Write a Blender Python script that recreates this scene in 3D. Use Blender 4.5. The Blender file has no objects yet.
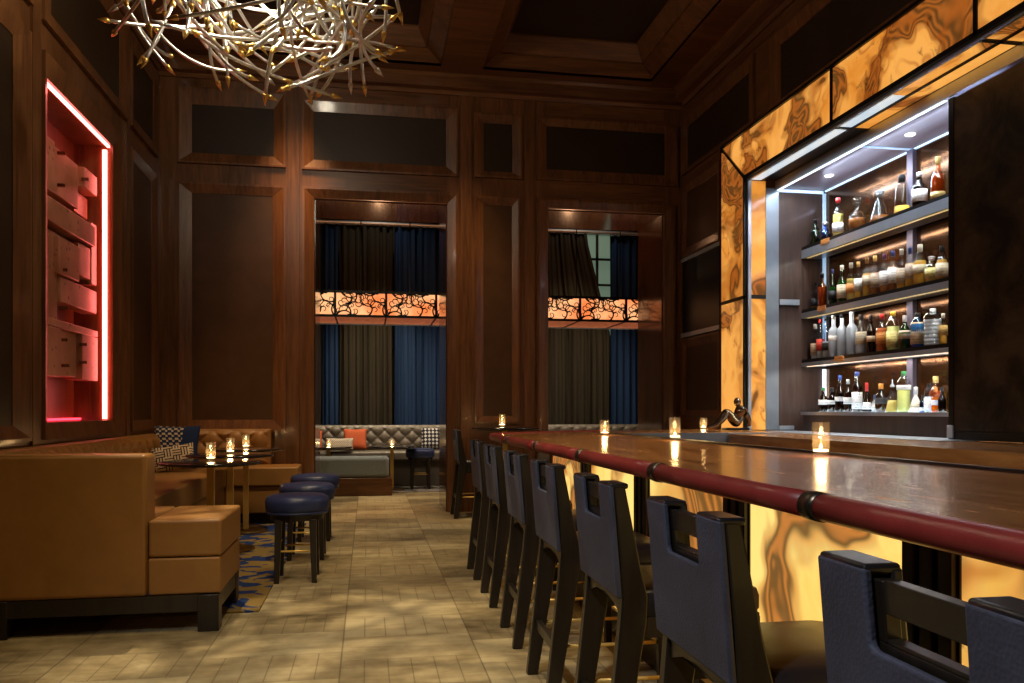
import bpy, bmesh, math, random
from mathutils import Vector, Matrix
R = math.radians
PI = math.pi
sc = bpy.context.scene
COL = sc.collection
random.seed(7)

# ------------------------------------------------------------------ node materials
class NT:
    def __init__(s, name):
        s.m = bpy.data.materials.new(name); s.m.use_nodes = True
        s.t = s.m.node_tree; s.t.nodes.clear()
        s.out = s.n('ShaderNodeOutputMaterial')
    def n(s, typ, **kw):
        nd = s.t.nodes.new(typ)
        for k, v in kw.items(): setattr(nd, k, v)
        return nd
    def put(s, sock, v):
        if v is None: return
        if hasattr(v, 'is_output'): s.t.links.new(v, sock)
        elif isinstance(v, (tuple, list)):
            sock.default_value = tuple(v) + ((1,) if len(v) == 3 and sock.type == 'RGBA' else ())
        else: sock.default_value = v
    def math(s, op, a, b=None, c=None, clamp=False):
        nd = s.n('ShaderNodeMath', operation=op, use_clamp=clamp)
        for i, v in enumerate((a, b, c)): s.put(nd.inputs[i], v)
        return nd.outputs[0]
    def mix(s, f, a, b):
        nd = s.n('ShaderNodeMix', data_type='RGBA')
        s.put(nd.inputs['Factor'], f); s.put(nd.inputs[6], a); s.put(nd.inputs[7], b)
        return nd.outputs[2]
    def ramp(s, f, stops, interp='LINEAR'):
        nd = s.n('ShaderNodeValToRGB'); cr = nd.color_ramp; cr.interpolation = interp
        while len(cr.elements) < len(stops): cr.elements.new(.5)
        for e, (p, c) in zip(cr.elements, stops):
            e.position = p; e.color = tuple(c) + (1,) if len(c) == 3 else c
        s.put(nd.inputs[0], f)
        return nd.outputs[0]
    def coord(s, scale=(1, 1, 1), loc=(0, 0, 0), rnd=0.0, rot=(0, 0, 0)):
        tc = s.n('ShaderNodeTexCoord'); mp = s.n('ShaderNodeMapping')
        s.t.links.new(tc.outputs['Object'], mp.inputs[0])
        mp.inputs['Scale'].default_value = scale; mp.inputs['Rotation'].default_value = rot
        if rnd:
            oi = s.n('ShaderNodeObjectInfo'); cx = s.n('ShaderNodeCombineXYZ')
            v = s.math('MULTIPLY', oi.outputs['Random'], rnd)
            for i in range(3): s.t.links.new(v, cx.inputs[i])
            s.t.links.new(cx.outputs[0], mp.inputs['Location'])
        else: mp.inputs['Location'].default_value = loc
        return mp.outputs[0]
    def sep(s, v):
        nd = s.n('ShaderNodeSeparateXYZ'); s.put(nd.inputs[0], v); return nd.outputs
    def noise(s, vec, scale, detail=3, rough=.55, dist=0, col=False):
        nd = s.n('ShaderNodeTexNoise'); s.put(nd.inputs['Vector'], vec)
        nd.inputs['Scale'].default_value = scale; nd.inputs['Detail'].default_value = detail
        nd.inputs['Roughness'].default_value = rough; nd.inputs['Distortion'].default_value = dist
        return nd.outputs['Color' if col else 'Fac']
    def voro(s, vec, scale, feature='F1', out='Distance'):
        nd = s.n('ShaderNodeTexVoronoi', feature=feature); s.put(nd.inputs['Vector'], vec)
        nd.inputs['Scale'].default_value = scale
        return nd.outputs[out]
    def bump(s, h, strength=.2, dist=.01):
        nd = s.n('ShaderNodeBump'); nd.inputs['Strength'].default_value = strength
        nd.inputs['Distance'].default_value = dist; s.put(nd.inputs['Height'], h)
        return nd.outputs[0]
    def bsdf(s, col, rough=.5, metal=0., spec=.5, normal=None, trans=0., ior=1.45, coat=0., emit=None, es=0., alpha=None):
        b = s.n('ShaderNodeBsdfPrincipled')
        s.put(b.inputs['Base Color'], col); s.put(b.inputs['Roughness'], rough); s.put(b.inputs['Metallic'], metal)
        b.inputs['Specular IOR Level'].default_value = spec; b.inputs['IOR'].default_value = ior
        b.inputs['Transmission Weight'].default_value = trans; b.inputs['Coat Weight'].default_value = coat
        b.inputs['Coat Roughness'].default_value = .08
        if normal is not None: s.put(b.inputs['Normal'], normal)
        if emit is not None: s.put(b.inputs['Emission Color'], emit); s.put(b.inputs['Emission Strength'], es)
        if alpha is not None: s.put(b.inputs['Alpha'], alpha)
        s.t.links.new(b.outputs[0], s.out.inputs[0])
        return s.m

MAT = {}
def simple(name, col, rough=.5, metal=0., spec=.5, coat=0., noise=.0, nscale=20, bump=0., emit=None, es=0.):
    N = NT(name)
    if noise or bump:
        v = N.noise(N.coord(), nscale, 4)
        c = N.mix(v, tuple(x*(1-noise) for x in col), tuple(min(1, x*(1+noise)) for x in col))
        nm = N.bump(v, bump, .004) if bump else None
        MAT[name] = N.bsdf(c, rough, metal, spec, nm, coat=coat, emit=emit, es=es)
    else: MAT[name] = N.bsdf(col, rough, metal, spec, coat=coat, emit=emit, es=es)
    return MAT[name]

def wood(name, dark, light, rough=.32, axis='Z', coat=.15, stretch=14, bmp=.05, spec=.45, det=5):
    N = NT(name)
    sc3 = {'Z': (stretch, stretch, 1), 'X': (1, stretch, stretch), 'Y': (stretch, 1, stretch)}[axis]
    v = N.noise(N.coord(sc3, rnd=8), 2.2, det, .6, .6)
    w = N.noise(N.coord(tuple(x*.35 for x in sc3), rnd=3), 1.0, 2, .5, 1.2)
    f = N.math('ADD', N.math('MULTIPLY', v, .6), N.math('MULTIPLY', w, .4))
    c = N.ramp(f, [(.3, dark), (.68, light)])
    MAT[name] = N.bsdf(c, N.math('ADD', N.math('MULTIPLY', v, .15), rough-.07), 0, spec, N.bump(v, bmp, .002) if bmp else None, coat=coat)
MAH_D, MAH_L = (.048, .017, .006), (.215, .088, .030)
wood('mahogany', MAH_D, MAH_L, .34, 'Z')
wood('mahogany_x', MAH_D, MAH_L, .32, 'X')
wood('mahogany_y', MAH_D, MAH_L, .32, 'Y')
wood('bar_top_wood', (.19, .058, .013), (.58, .25, .068), .24, 'Y', .18, 8, 0, .3, 3)
wood('ebony', (.009, .007, .005), (.03, .022, .014), .35, 'Z', .1)
wood('cabinet_wood', (.03, .016, .012), (.085, .046, .034), .4, 'Z', .1, 10)
wood('cabinet_ceiling', (.12, .085, .085), (.22, .16, .16), .35, 'Y', .1, 8)
wood('reveal_wood', (.055, .018, .008), (.15, .055, .022), .16, 'Z', .6)

def leather(name, col, rough=.42, spec=.5, var=.25, scale=6, grain=260, gb=.12):
    N = NT(name)
    v = N.noise(N.coord(rnd=5), scale, 5, .6, .3); g = N.voro(N.coord(), grain)
    c = N.mix(v, tuple(x*(1-var) for x in col), tuple(x*(1+var) for x in col))
    MAT[name] = N.bsdf(c, N.math('ADD', N.math('MULTIPLY', v, .2), rough-.1), 0, spec, N.bump(g, gb, .002))
leather('caramel_leather', (.30, .142, .034), .46)
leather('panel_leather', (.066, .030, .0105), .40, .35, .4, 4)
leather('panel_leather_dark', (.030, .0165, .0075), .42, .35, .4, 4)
leather('navy_leather', (.024, .036, .105), .38)
leather('stool_back_leather', (.066, .07, .10), .62, .4, .6, 7, 150, .4)
leather('black_leather', (.014, .013, .014), .32, .5, .25, 6, 260, .03)
leather('red_leather', (.27, .032, .026), .36, .5, .3, 12)
leather('grey_leather', (.115, .10, .08), .34)
simple('brass', (.92, .60, .15), .36, .3, noise=.1)
simple('dark_brass', (.34, .23, .09), .34, 1., noise=.2)
simple('band_metal', (.12, .10, .07), .3, .9, noise=.3, nscale=60)
simple('bronze', (.30, .22, .15), .22, 1., noise=.25, nscale=8)
simple('silver_rod', (.80, .80, .78), .3, .95, noise=.1)
simple('gold_tip', (.86, .58, .17), .28, 1.)
simple('steel', (.50, .55, .62), .3, .6, noise=.15, nscale=9)
simple('post_steel', (.26, .29, .33), .35, .5, noise=.25, nscale=7)
simple('dark_steel', (.02, .019, .018), .32, .6)
simple('black_metal', (.012, .011, .01), .4, .5)
simple('table_top_black', (.016, .011, .009), .16, 0, .5, .4)
simple('candle_wax', (.9, .8, .6), .5, emit=(1, .70, .36), es=5)
simple('flame', (1, .8, .4), .5, emit=(1, .70, .30), es=24)
simple('grey_tweed', (.26, .30, .31), .9, noise=.45, nscale=160, bump=.3)
simple('orange_fabric', (.42, .085, .03), .9, noise=.25, nscale=60, bump=.3)
simple('lounge_wall_dark', (.02, .013, .009), .6)
simple('cable', (.02, .02, .02), .5)
simple('plaster_dark', (.03, .02, .014), .7)
simple('cork_cap', (.35, .2, .08), .6)

# floor: stone in strips, alternate rows cut into small setts
N = NT('stone_floor')
p = N.coord(); x, y, z = N.sep(p)
u = N.math('DIVIDE', N.math('ADD', x, .124), .66); v = N.math('DIVIDE', y, .40)
su = N.math('FLOOR', u)
v2 = N.math('ADD', v, N.math('MULTIPLY', su, .37))
row = N.math('FLOOR', v2)
odd = N.math('GREATER_THAN', N.math('FRACT', N.math('MULTIPLY', N.math('ADD', row, .1), .5)), .5)
def jl(N, val, w):
    f = N.math('FRACT', val)
    return N.math('LESS_THAN', N.math('MINIMUM', f, N.math('SUBTRACT', 1, f)), w)
j1 = jl(N, u, .006); j2 = N.math('MULTIPLY', jl(N, v2, .008), .7)
tick = N.math('MULTIPLY', jl(N, N.math('MULTIPLY', u, 6), .028), N.math('MULTIPLY', odd, .85))
joint = N.math('MAXIMUM', N.math('MAXIMUM', j1, j2), tick)
n1 = N.noise(N.coord((1, 1, 1)), 1.6, 4, .6, .4); n2 = N.noise(p, 9, 5, .65); n3 = N.noise(N.coord((.5, 3, 1)), 3, 4, .6, 1)
cell = N.n('ShaderNodeTexWhiteNoise'); cx = N.n('ShaderNodeCombineXYZ'); N.put(cx.inputs[0], su); N.put(cx.inputs[1], row); N.put(cell.inputs['Vector'], cx.outputs[0])
f = N.math('ADD', N.math('MULTIPLY', n1, .35), N.math('ADD', N.math('MULTIPLY', n2, .25), N.math('ADD', N.math('MULTIPLY', n3, .25), N.math('MULTIPLY', cell.outputs['Value'], .15))))
c = N.ramp(f, [(.36, (.12, .088, .04)), (.5, (.31, .24, .12)), (.62, (.50, .41, .225))])
c = N.mix(N.math('MULTIPLY', joint, .6), c, (.06, .045, .024))
MAT['stone_floor'] = N.bsdf(c, N.math('ADD', N.math('MULTIPLY', n2, .25), .36), 0, .35, N.bump(N.math('SUBTRACT', n2, joint), .12, .004))

def onyx(name, pale, amber, brown, dark, strength, scale=1.0):
    N = NT(name)
    p = N.coord((scale,)*3, rnd=17)
    warp = N.noise(p, 1.1, 3, .5, 0, True)
    mv = N.n('ShaderNodeVectorMath', operation='MULTIPLY_ADD')
    N.put(mv.inputs[0], warp); mv.inputs[1].default_value = (.8, .8, .8); N.put(mv.inputs[2], p)
    q = mv.outputs[0]
    base = N.noise(q, 1.6, 5, .6, .3)
    col = N.ramp(base, [(.32, amber), (.58, pale)])
    blot = N.noise(q, 1.15, 3, .5, .7)
    mask = N.ramp(blot, [(.465, (0, 0, 0)), (.54, (1, 1, 1))])
    bands = N.math('MULTIPLY_ADD', N.math('SINE', N.math('MULTIPLY', blot, 120)), .5, .5)
    bc = N.mix(bands, brown, dark)
    soft = N.mix(.9, col, bc)
    col = N.mix(mask, col, soft)
    vr = N.voro(q, 4.2)
    ring = N.ramp(vr, [(.24, (0, 0, 0)), (.36, (1, 1, 1)), (.40, (1, 1, 1)), (.5, (0, 0, 0))])
    gate = N.ramp(N.noise(p, .9, 2), [(.5, (0, 0, 0)), (.58, (1, 1, 1))])
    col = N.mix(N.math('MULTIPLY', N.math('MULTIPLY', ring, gate), .55), col, brown)
    sp = N.ramp(N.noise(q, 7, 5, .7), [(.58, (0, 0, 0)), (.68, (1, 1, 1))])
    col = N.mix(N.math('MULTIPLY', sp, N.math('MULTIPLY', gate, .7)), col, dark)
    MAT[name] = N.bsdf(N.mix(.6, col, (0, 0, 0)), .16, 0, .5, emit=col, es=strength)
onyx('onyx_bar', (1.0, .68, .19), (.95, .46, .06), (.42, .12, .018), (.08, .02, .005), 1.2, .95)
onyx('onyx_portal', (1.0, .45, .09), (.78, .27, .032), (.36, .085, .01), (.05, .012, .003), .9, 1.1)

# lounge pendant: glowing stone behind black scrollwork
N = NT('pendant_glow')
a = N.noise(N.coord(), 2.2, 3)
MAT['pendant_glow'] = N.bsdf((.6, .25, .1), .4, emit=N.ramp(a, [(.38, (.90, .21, .055)), (.62, (1, .50, .22))]), es=1.2)
N = NT('pendant_under')
a = N.noise(N.coord((1, 2, 1)), 14, 4)
MAT['pendant_under'] = N.bsdf((.3, .1, .05), .5, emit=N.ramp(a, [(.35, (.10, .02, .008)), (.65, (.45, .12, .045))]), es=.8)

simple('led_white', (1, 1, 1), .5, emit=(.62, .82, 1), es=9)
simple('led_soft', (1, 1, 1), .5, emit=(.68, .85, 1), es=2.2)
simple('led_blue', (1, 1, 1), .5, emit=(.42, .68, 1), es=1.2)
N = NT('painted_led_wash'); a = N.noise(N.coord((3, 1.2, 1)), 2, 3); MAT['painted_led_wash'] = N.bsdf((.7, .7, .7), .3, emit=N.ramp(a, [(.3, (.42, .58, .72)), (.7, (.72, .74, .70))]), es=1.0)  # header LED light on the soffit stone, painted as a pale glowing colour
simple('led_dim', (.6, .7, .8), .4, emit=(.30, .50, .75), es=.75)
simple('led_yellow', (1, 1, 1), .5, emit=(1, .66, .2), es=.8)
simple('violet_steel', (.16, .14, .2), .4, .6)
simple('led_warm', (1, 1, 1), .5, emit=(1, .66, .36), es=2)
simple('led_red', (1, .1, .1), .5, emit=(1, .03, .06), es=5)
simple('led_pink', (1, .3, .3), .5, emit=(1, .15, .13), es=13)
simple('lamp_lens', (1, 1, 1), .3, emit=(.85, .93, 1), es=4)
simple('window_glow', (.2, .3, .25), .3, emit=(.16, .24, .17), es=.55)

N = NT('shelf_mirror')
a = N.noise(N.coord(), 3, 3)
MAT['shelf_mirror'] = N.bsdf(N.ramp(a, [(.35, (.060, .024, .008)), (.7, (.14, .058, .018))]), .16, .8, .5)
N = NT('sliding_metal')
a = N.noise(N.coord(), 2.3, 5, .65, .5)
MAT['sliding_metal'] = N.bsdf(N.ramp(a, [(.40, (.008, .005, .002)), (.66, (.075, .050, .026))]), .5, .4, .4)

# pink stone blocks of the wall sculpture
N = NT('sculpture_stone')
p = N.coord(rnd=9); a = N.noise(p, 3, 4)
sp = N.ramp(N.voro(p, 13), [(.16, (1, 1, 1)), (.24, (0, 0, 0))])
g = N.ramp(N.noise(p, 3, 2), [(.48, (0, 0, 0)), (.56, (1, 1, 1))])
c = N.mix(N.math('MULTIPLY', N.math('MULTIPLY', sp, g), .85), N.ramp(a, [(.3, (.36, .13, .07)), (.7, (.60, .27, .15))]), (.04, .012, .01))
MAT['sculpture_stone'] = N.bsdf(c, .3, 0, .5)

# fabrics
def curtain_mat(name, a, b, rough=.8, alpha=None):
    N = NT(name); v = N.noise(N.coord((60, 60, 1.5)), 1, 3)
    MAT[name] = N.bsdf(N.mix(v, a, b), rough, 0, .2)
curtain_mat('curtain_brown', (.014, .0115, .0075), (.036, .029, .018))
curtain_mat('curtain_blue', (.005, .016, .05), (.014, .038, .10))
N = NT('cushion_navy')
p = N.coord((1, 1, 1)); x, y, z = N.sep(p)
a = N.math('FRACT', N.math('MULTIPLY', N.math('ADD', x, N.math('MULTIPLY', z, .22)), 16)); b = N.math('FRACT', N.math('MULTIPLY', z, 19))
m1 = N.math('MULTIPLY', N.math('GREATER_THAN', a, .45), N.math('LESS_THAN', b, .42))
m2 = N.math('MULTIPLY', N.math('LESS_THAN', a, .34), N.math('GREATER_THAN', b, .62))
m = N.math('MULTIPLY', N.math('MAXIMUM', m1, m2), N.math('LESS_THAN', x, .085))
MAT['cushion_navy'] = N.bsdf(N.mix(m, (.018, .035, .10), (.62, .53, .36)), .85, 0, .2)
N = NT('cushion_weave')
x, y, z = N.sep(N.coord())
ck = N.math('GREATER_THAN', N.math('FRACT', N.math('MULTIPLY', N.math('ADD', N.math('FLOOR', N.math('MULTIPLY', x, 13)), N.math('FLOOR', N.math('MULTIPLY', z, 13))), .5)), .25)
sx = N.math('GREATER_THAN', N.math('FRACT', N.math('MULTIPLY', x, 39)), .38); sz = N.math('GREATER_THAN', N.math('FRACT', N.math('MULTIPLY', z, 39)), .38)
mm = N.math('ADD', N.math('MULTIPLY', ck, sx), N.math('MULTIPLY', N.math('SUBTRACT', 1, ck), sz))
MAT['cushion_weave'] = N.bsdf(N.mix(mm, (.03, .025, .025), (.68, .58, .40)), .85, 0, .2)
N = NT('cushion_dots')
x, y, z = N.sep(N.coord())
a = N.math('SUBTRACT', N.math('FRACT', N.math('MULTIPLY', x, 17)), .5); b = N.math('SUBTRACT', N.math('FRACT', N.math('MULTIPLY', z, 17)), .5)
m = N.math('LESS_THAN', N.math('ADD', N.math('ABSOLUTE', a), N.math('ABSOLUTE', b)), .42)
MAT['cushion_dots'] = N.bsdf(N.mix(m, (.02, .02, .03), (.45, .45, .45)), .9, 0, .2)
N = NT('cushion_stripe')
x, y, z = N.sep(N.coord())
m = N.math('GREATER_THAN', N.math('FRACT', N.math('MULTIPLY', N.math('ADD', x, z), 34)), .4)
MAT['cushion_stripe'] = N.bsdf(N.mix(m, (.12, .10, .08), (.55, .50, .42)), .9, 0, .2)
N = NT('rug_pattern')
p = N.coord((1, 1.2, 1)); w = N.noise(p, 4.2, 1.5, .4, 1.2); r_ = N.noise(p, 60, 3)
m = N.ramp(w, [(.49, (0, 0, 0)), (.505, (1, 1, 1))])
MAT['rug_pattern'] = N.bsdf(N.mix(m, N.mix(r_, (.16, .105, .03), (.27, .18, .06)), N.mix(r_, (.012, .024, .085), (.03, .055, .17))), .95, 0, .1, N.bump(r_, .4, .006))
N = NT('carpet_grey')
p = N.coord(); w = N.noise(p, 5, 3, .5, 1.2)
MAT['carpet_grey'] = N.bsdf(N.ramp(w, [(.45, (.10, .09, .085)), (.55, (.30, .28, .25))]), .95, 0, .1)

def glass(name, tint=(1, 1, 1), clear=.8, rough=.06):
    """thin-walled glass: tinted see-through with a glossy surface"""
    N = NT(name)
    tr = N.n('ShaderNodeBsdfTransparent'); tr.inputs[0].default_value = tuple(tint) + (1,)
    gl = N.n('ShaderNodeBsdfGlossy'); gl.inputs['Roughness'].default_value = rough
    lw = N.n('ShaderNodeLayerWeight')
    f = N.math('MULTIPLY_ADD', N.math('POWER', lw.outputs['Facing'], 2.5), .75, 1-clear, True)
    mx = N.n('ShaderNodeMixShader'); N.put(mx.inputs[0], f)
    N.t.links.new(tr.outputs[0], mx.inputs[1]); N.t.links.new(gl.outputs[0], mx.inputs[2]); N.t.links.new(mx.outputs[0], N.out.inputs[0])
    MAT[name] = N.m
N = NT('candle_glass')
tr = N.n('ShaderNodeBsdfTransparent'); tl = N.n('ShaderNodeBsdfTranslucent'); gl = N.n('ShaderNodeBsdfGlossy'); gl.inputs['Roughness'].default_value = .08
tl.inputs[0].default_value = (.95, .85, .65, 1)
m1 = N.n('ShaderNodeMixShader'); m1.inputs[0].default_value = .022; N.t.links.new(tr.outputs[0], m1.inputs[1]); N.t.links.new(tl.outputs[0], m1.inputs[2])
lw = N.n('ShaderNodeLayerWeight'); m2 = N.n('ShaderNodeMixShader'); N.put(m2.inputs[0], N.math('MULTIPLY_ADD', N.math('POWER', lw.outputs['Facing'], 4), .5, .04)); N.t.links.new(m1.outputs[0], m2.inputs[1]); N.t.links.new(gl.outputs[0], m2.inputs[2])
N.t.links.new(m2.outputs[0], N.out.inputs[0]); MAT['candle_glass'] = N.m
glass('bottle_clear', (.90, .94, .98), .94)
glass('bottle_green', (.10, .45, .12), .9)
glass('bottle_blue', (.10, .42, .9), .88)
glass('bottle_amber', (.85, .45, .12), .9)
glass('bottle_dark', (.10, .055, .03), .9)
def liquid(name, col):
    N = NT(name); MAT[name] = N.bsdf(col, .12, 0, .5, trans=.1, ior=1.33)
liquid('whisky', (.92, .46, .06)); liquid('cognac', (.42, .13, .025)); liquid('pale_gold', (1, .74, .18)); liquid('dark_liquor', (.035, .014, .01))
liquid('orange_liqueur', (.85, .2, .05)); liquid('lime_liqueur', (.85, .85, .25)); liquid('blue_gin', (.12, .5, .95)); liquid('green_liquor', (.03, .14, .04)); liquid('water_clear', (.8, .86, .92))
simple('frosted_glass', (.36, .42, .50), .35, noise=.12, nscale=18)
simple('white_ceramic', (.92, .9, .86), .35)
for nm, cc in dict(label_cream=(.72, .62, .44), label_white=(.85, .83, .80), label_orange=(.80, .32, .08), label_beige=(.60, .46, .33), label_yellow=(.85, .75, .30), label_black=(.02, .02, .02), label_gold=(.65, .45, .15), label_red=(.65, .06, .05)).items():
    N = NT(nm); p = N.coord((1, 1, 1)); x, y, z = N.sep(p)
    ln = N.math('GREATER_THAN', N.math('FRACT', N.math('MULTIPLY', z, 42)), .72)
    g = N.math('GREATER_THAN', N.noise(N.coord((60, 60, 25)), 1.4, 2), .5)
    MAT[nm] = N.bsdf(N.mix(N.math('MULTIPLY', N.math('MULTIPLY', ln, g), .6), cc, tuple(q*.25 for q in cc)), .6)
for nm, cc in dict(cap_red=(.55, .03, .03), cap_black=(.012, .012, .014), cap_yellow=(.85, .58, .05), cap_gold=(.7, .5, .16), cap_white=(.8, .8, .78), cap_blue=(.03, .06, .25), cap_purple=(.10, .03, .10), cap_green=(.05, .25, .08), cap_silver=(.6, .62, .66), cap_orange=(.75, .30, .05)).items():
    simple(nm, cc, .35)

# ------------------------------------------------------------------ mesh builder
class MB:
    def __init__(s): s.b = bmesh.new()
    def _add(s, verts, faces, M=None):
        vs = [s.b.verts.new((M @ Vector(v)) if M else v) for v in verts]
        for f in faces:
            try: s.b.faces.new([vs[i] for i in f])
            except ValueError: pass
        return s
    def box(s, x0, x1, y0, y1, z0, z1, M=None):
        v = [(x0, y0, z0), (x1, y0, z0), (x1, y1, z0), (x0, y1, z0), (x0, y0, z1), (x1, y0, z1), (x1, y1, z1), (x0, y1, z1)]
        return s._add(v, [(3, 2, 1, 0), (4, 5, 6, 7), (0, 1, 5, 4), (1, 2, 6, 5), (2, 3, 7, 6), (3, 0, 4, 7)], M)
    def hexa(s, low, high):
        return s._add(list(low)+list(high), [(3, 2, 1, 0), (4, 5, 6, 7), (0, 1, 5, 4), (1, 2, 6, 5), (2, 3, 7, 6), (3, 0, 4, 7)])
    def prism(s, pts, h0, h1, axis='Z', M=None):
        """polygon pts extruded along axis from h0 to h1; pts are the other two coords in order (X,Y),(X,Z),(Y,Z)"""
        def mk(p, h): return {'Z': (p[0], p[1], h), 'Y': (p[0], h, p[1]), 'X': (h, p[0], p[1])}[axis]
        n = len(pts)
        v = [mk(p, h0) for p in pts]+[mk(p, h1) for p in pts]
        f = [tuple(range(n))[::-1], tuple(range(n, 2*n))]+[(i, (i+1) % n, n+(i+1) % n, n+i) for i in range(n)]
        return s._add(v, f, M)
    def lathe(s, prof, n=24, c=(0, 0, 0), M=None, sx=1, sy=1):
        v, f = [], []; k = len(prof)
        for i in range(n):
            a = 2*PI*i/n
            for r, z in prof: v.append((c[0]+r*sx*math.cos(a), c[1]+r*sy*math.sin(a), c[2]+z))
        for i in range(n):
            j = (i+1) % n
            for q in range(k-1): f.append((i*k+q, j*k+q, j*k+q+1, i*k+q+1))
        if prof[0][0] > 1e-6: f.append(tuple(i*k for i in range(n))[::-1])
        if prof[-1][0] > 1e-6: f.append(tuple(i*k+k-1 for i in range(n)))
        return s._add(v, f, M)
    def tube(s, pts, r, n=10, cap=True):
        pts = [Vector(p) for p in pts]; rs = r if isinstance(r, (list, tuple)) else [r]*len(pts)
        v, f = [], []; up = None
        for i, p in enumerate(pts):
            t = (pts[min(i+1, len(pts)-1)]-pts[max(i-1, 0)]).normalized()
            if up is None: up = t.orthogonal().normalized()
            up = (up-t*up.dot(t)).normalized(); w = t.cross(up)
            for k in range(n):
                a = 2*PI*k/n; v.append(p+(up*math.cos(a)+w*math.sin(a))*rs[i])
        for i in range(len(pts)-1):
            for k in range(n):
                j = (k+1) % n; f.append((i*n+k, i*n+j, (i+1)*n+j, (i+1)*n+k))
        if cap: f.append(tuple(range(n))[::-1]); f.append(tuple((len(pts)-1)*n+k for k in range(n)))
        return s._add([tuple(q) for q in v], f)
    def grid(s, fn, nu, nv):
        v = [fn(i/nu, j/nv) for j in range(nv+1) for i in range(nu+1)]
        f = [(j*(nu+1)+i, j*(nu+1)+i+1, (j+1)*(nu+1)+i+1, (j+1)*(nu+1)+i) for j in range(nv) for i in range(nu)]
        return s._add(v, f)
    def obj(s, name, mat, parent=None, bevel=0., smooth=False, seg=2, solid=0., weld=False):
        off = parent['_o'] if parent is not None and '_o' in parent else None
        if weld: bmesh.ops.remove_doubles(s.b, verts=s.b.verts, dist=1e-5)
        bmesh.ops.recalc_face_normals(s.b, faces=s.b.faces)
        if off is not None: bmesh.ops.translate(s.b, verts=s.b.verts, vec=-Vector(off))
        me = bpy.data.meshes.new(name); s.b.to_mesh(me); s.b.free()
        me.materials.append(MAT[mat] if isinstance(mat, str) else mat)
        if smooth:
            for p in me.polygons: p.use_smooth = True
        o = bpy.data.objects.new(name, me); COL.objects.link(o)
        if parent is not None:
            o.parent = parent
            if off is not None: o['_o'] = tuple(off)
        if solid:
            md = o.modifiers.new('solid', 'SOLIDIFY'); md.thickness = solid; md.offset = 0
        if bevel:
            md = o.modifiers.new('bevel', 'BEVEL'); md.width = bevel; md.segments = seg; md.limit_method = 'ANGLE'; md.angle_limit = R(40)
            if not smooth:
                for p in me.polygons: p.use_smooth = True
                me.set_sharp_from_angle(angle=R(35)) if hasattr(me, 'set_sharp_from_angle') else None
        return o

def tag(o, label=None, cat=None, group=None, kind=None):
    for k, v in (('label', label), ('category', cat), ('group', group), ('kind', kind)):
        if v: o[k] = v
    return o
def thing(name, label, cat, loc=(0, 0, 0), group=None, kind=None):
    """an empty at the base of a thing; parts are given in world metres and stored relative to it"""
    o = bpy.data.objects.new(name, None); COL.objects.link(o); o.location = loc; o.empty_display_size = .1
    o['_o'] = tuple(loc)
    return tag(o, label, cat, group, kind)
def struct(mb, name, mat, label, cat, **kw):
    return tag(mb.obj(name, mat, **kw), label, cat, kind='structure')
def copy_tree(o, parent=None):
    c = o.copy(); COL.objects.link(c)
    if parent is not None: c.parent = parent
    for ch in list(KIDS.get(o.name, ())): copy_tree(ch, c)
    return c
KIDS = {}
def index_kids():
    KIDS.clear()
    for o in COL.objects:
        if o.parent: KIDS.setdefault(o.parent.name, []).append(o)

XL, XR, YB = -2.265, 3.81, 9.63           # left wall, right wall, back wall faces
ZT = 5.10                                 # underside of the ceiling beams
Y0 = -3.0
ZB = 1.0                                  # bar top

# ------------------------------------------------------------------ room shell
fl = struct(MB().box(XL-.4, 5.2, Y0, 14.4, -.1, 0), 'floor', 'stone_floor', 'mottled beige stone tile floor of the bar room', 'floor')

def moulding(parent, plane, at, sgn, outer, inner, lip=.035, depth=.012, mat='mahogany', leather_mat='panel_leather'):
    """raised panel: sloped wooden moulding round a leather field. plane 'Y' -> rect in X,Z ; plane 'X' -> rect in Y,Z"""
    a0, a1, z0, z1 = outer; b0, b1, y0, y1 = inner
    def P(a, z, d):
        return (a, at+sgn*d, z) if plane == 'Y' else (at+sgn*d, a, z)
    o0 = [(a0, z0), (a1, z0), (a1, z1), (a0, z1)]; i0 = [(b0, y0), (b1, y0), (b1, y1), (b0, y1)]
    m = MB()
    e = .022
    o1 = [(a0+e, z0+e), (a1-e, z0+e), (a1-e, z1-e), (a0+e, z1-e)]
    vs = [P(a, z, 0) for a, z in o0]+[P(a, z, lip) for a, z in o0]+[P(a, z, lip) for a, z in o1]+[P(a, z, depth) for a, z in i0]+[P(a, z, 0) for a, z in i0]
    fs = [(i+4*k, (i+1) % 4+4*k, (i+1) % 4+4*(k+1), i+4*(k+1)) for k in range(4) for i in range(4)]
    m._add(vs, fs).obj('panel_moulding', mat, parent)
    m = MB()
    d = .006
    lo = min(at, at+sgn*d); hi = max(at, at+sgn*d)
    if plane == 'Y': m.box(b0, b1, lo, hi, y0, y1)
    else: m.box(lo, hi, b0, b1, y0, y1)
    return m.obj('leather_panel', leather_mat, parent)

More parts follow.
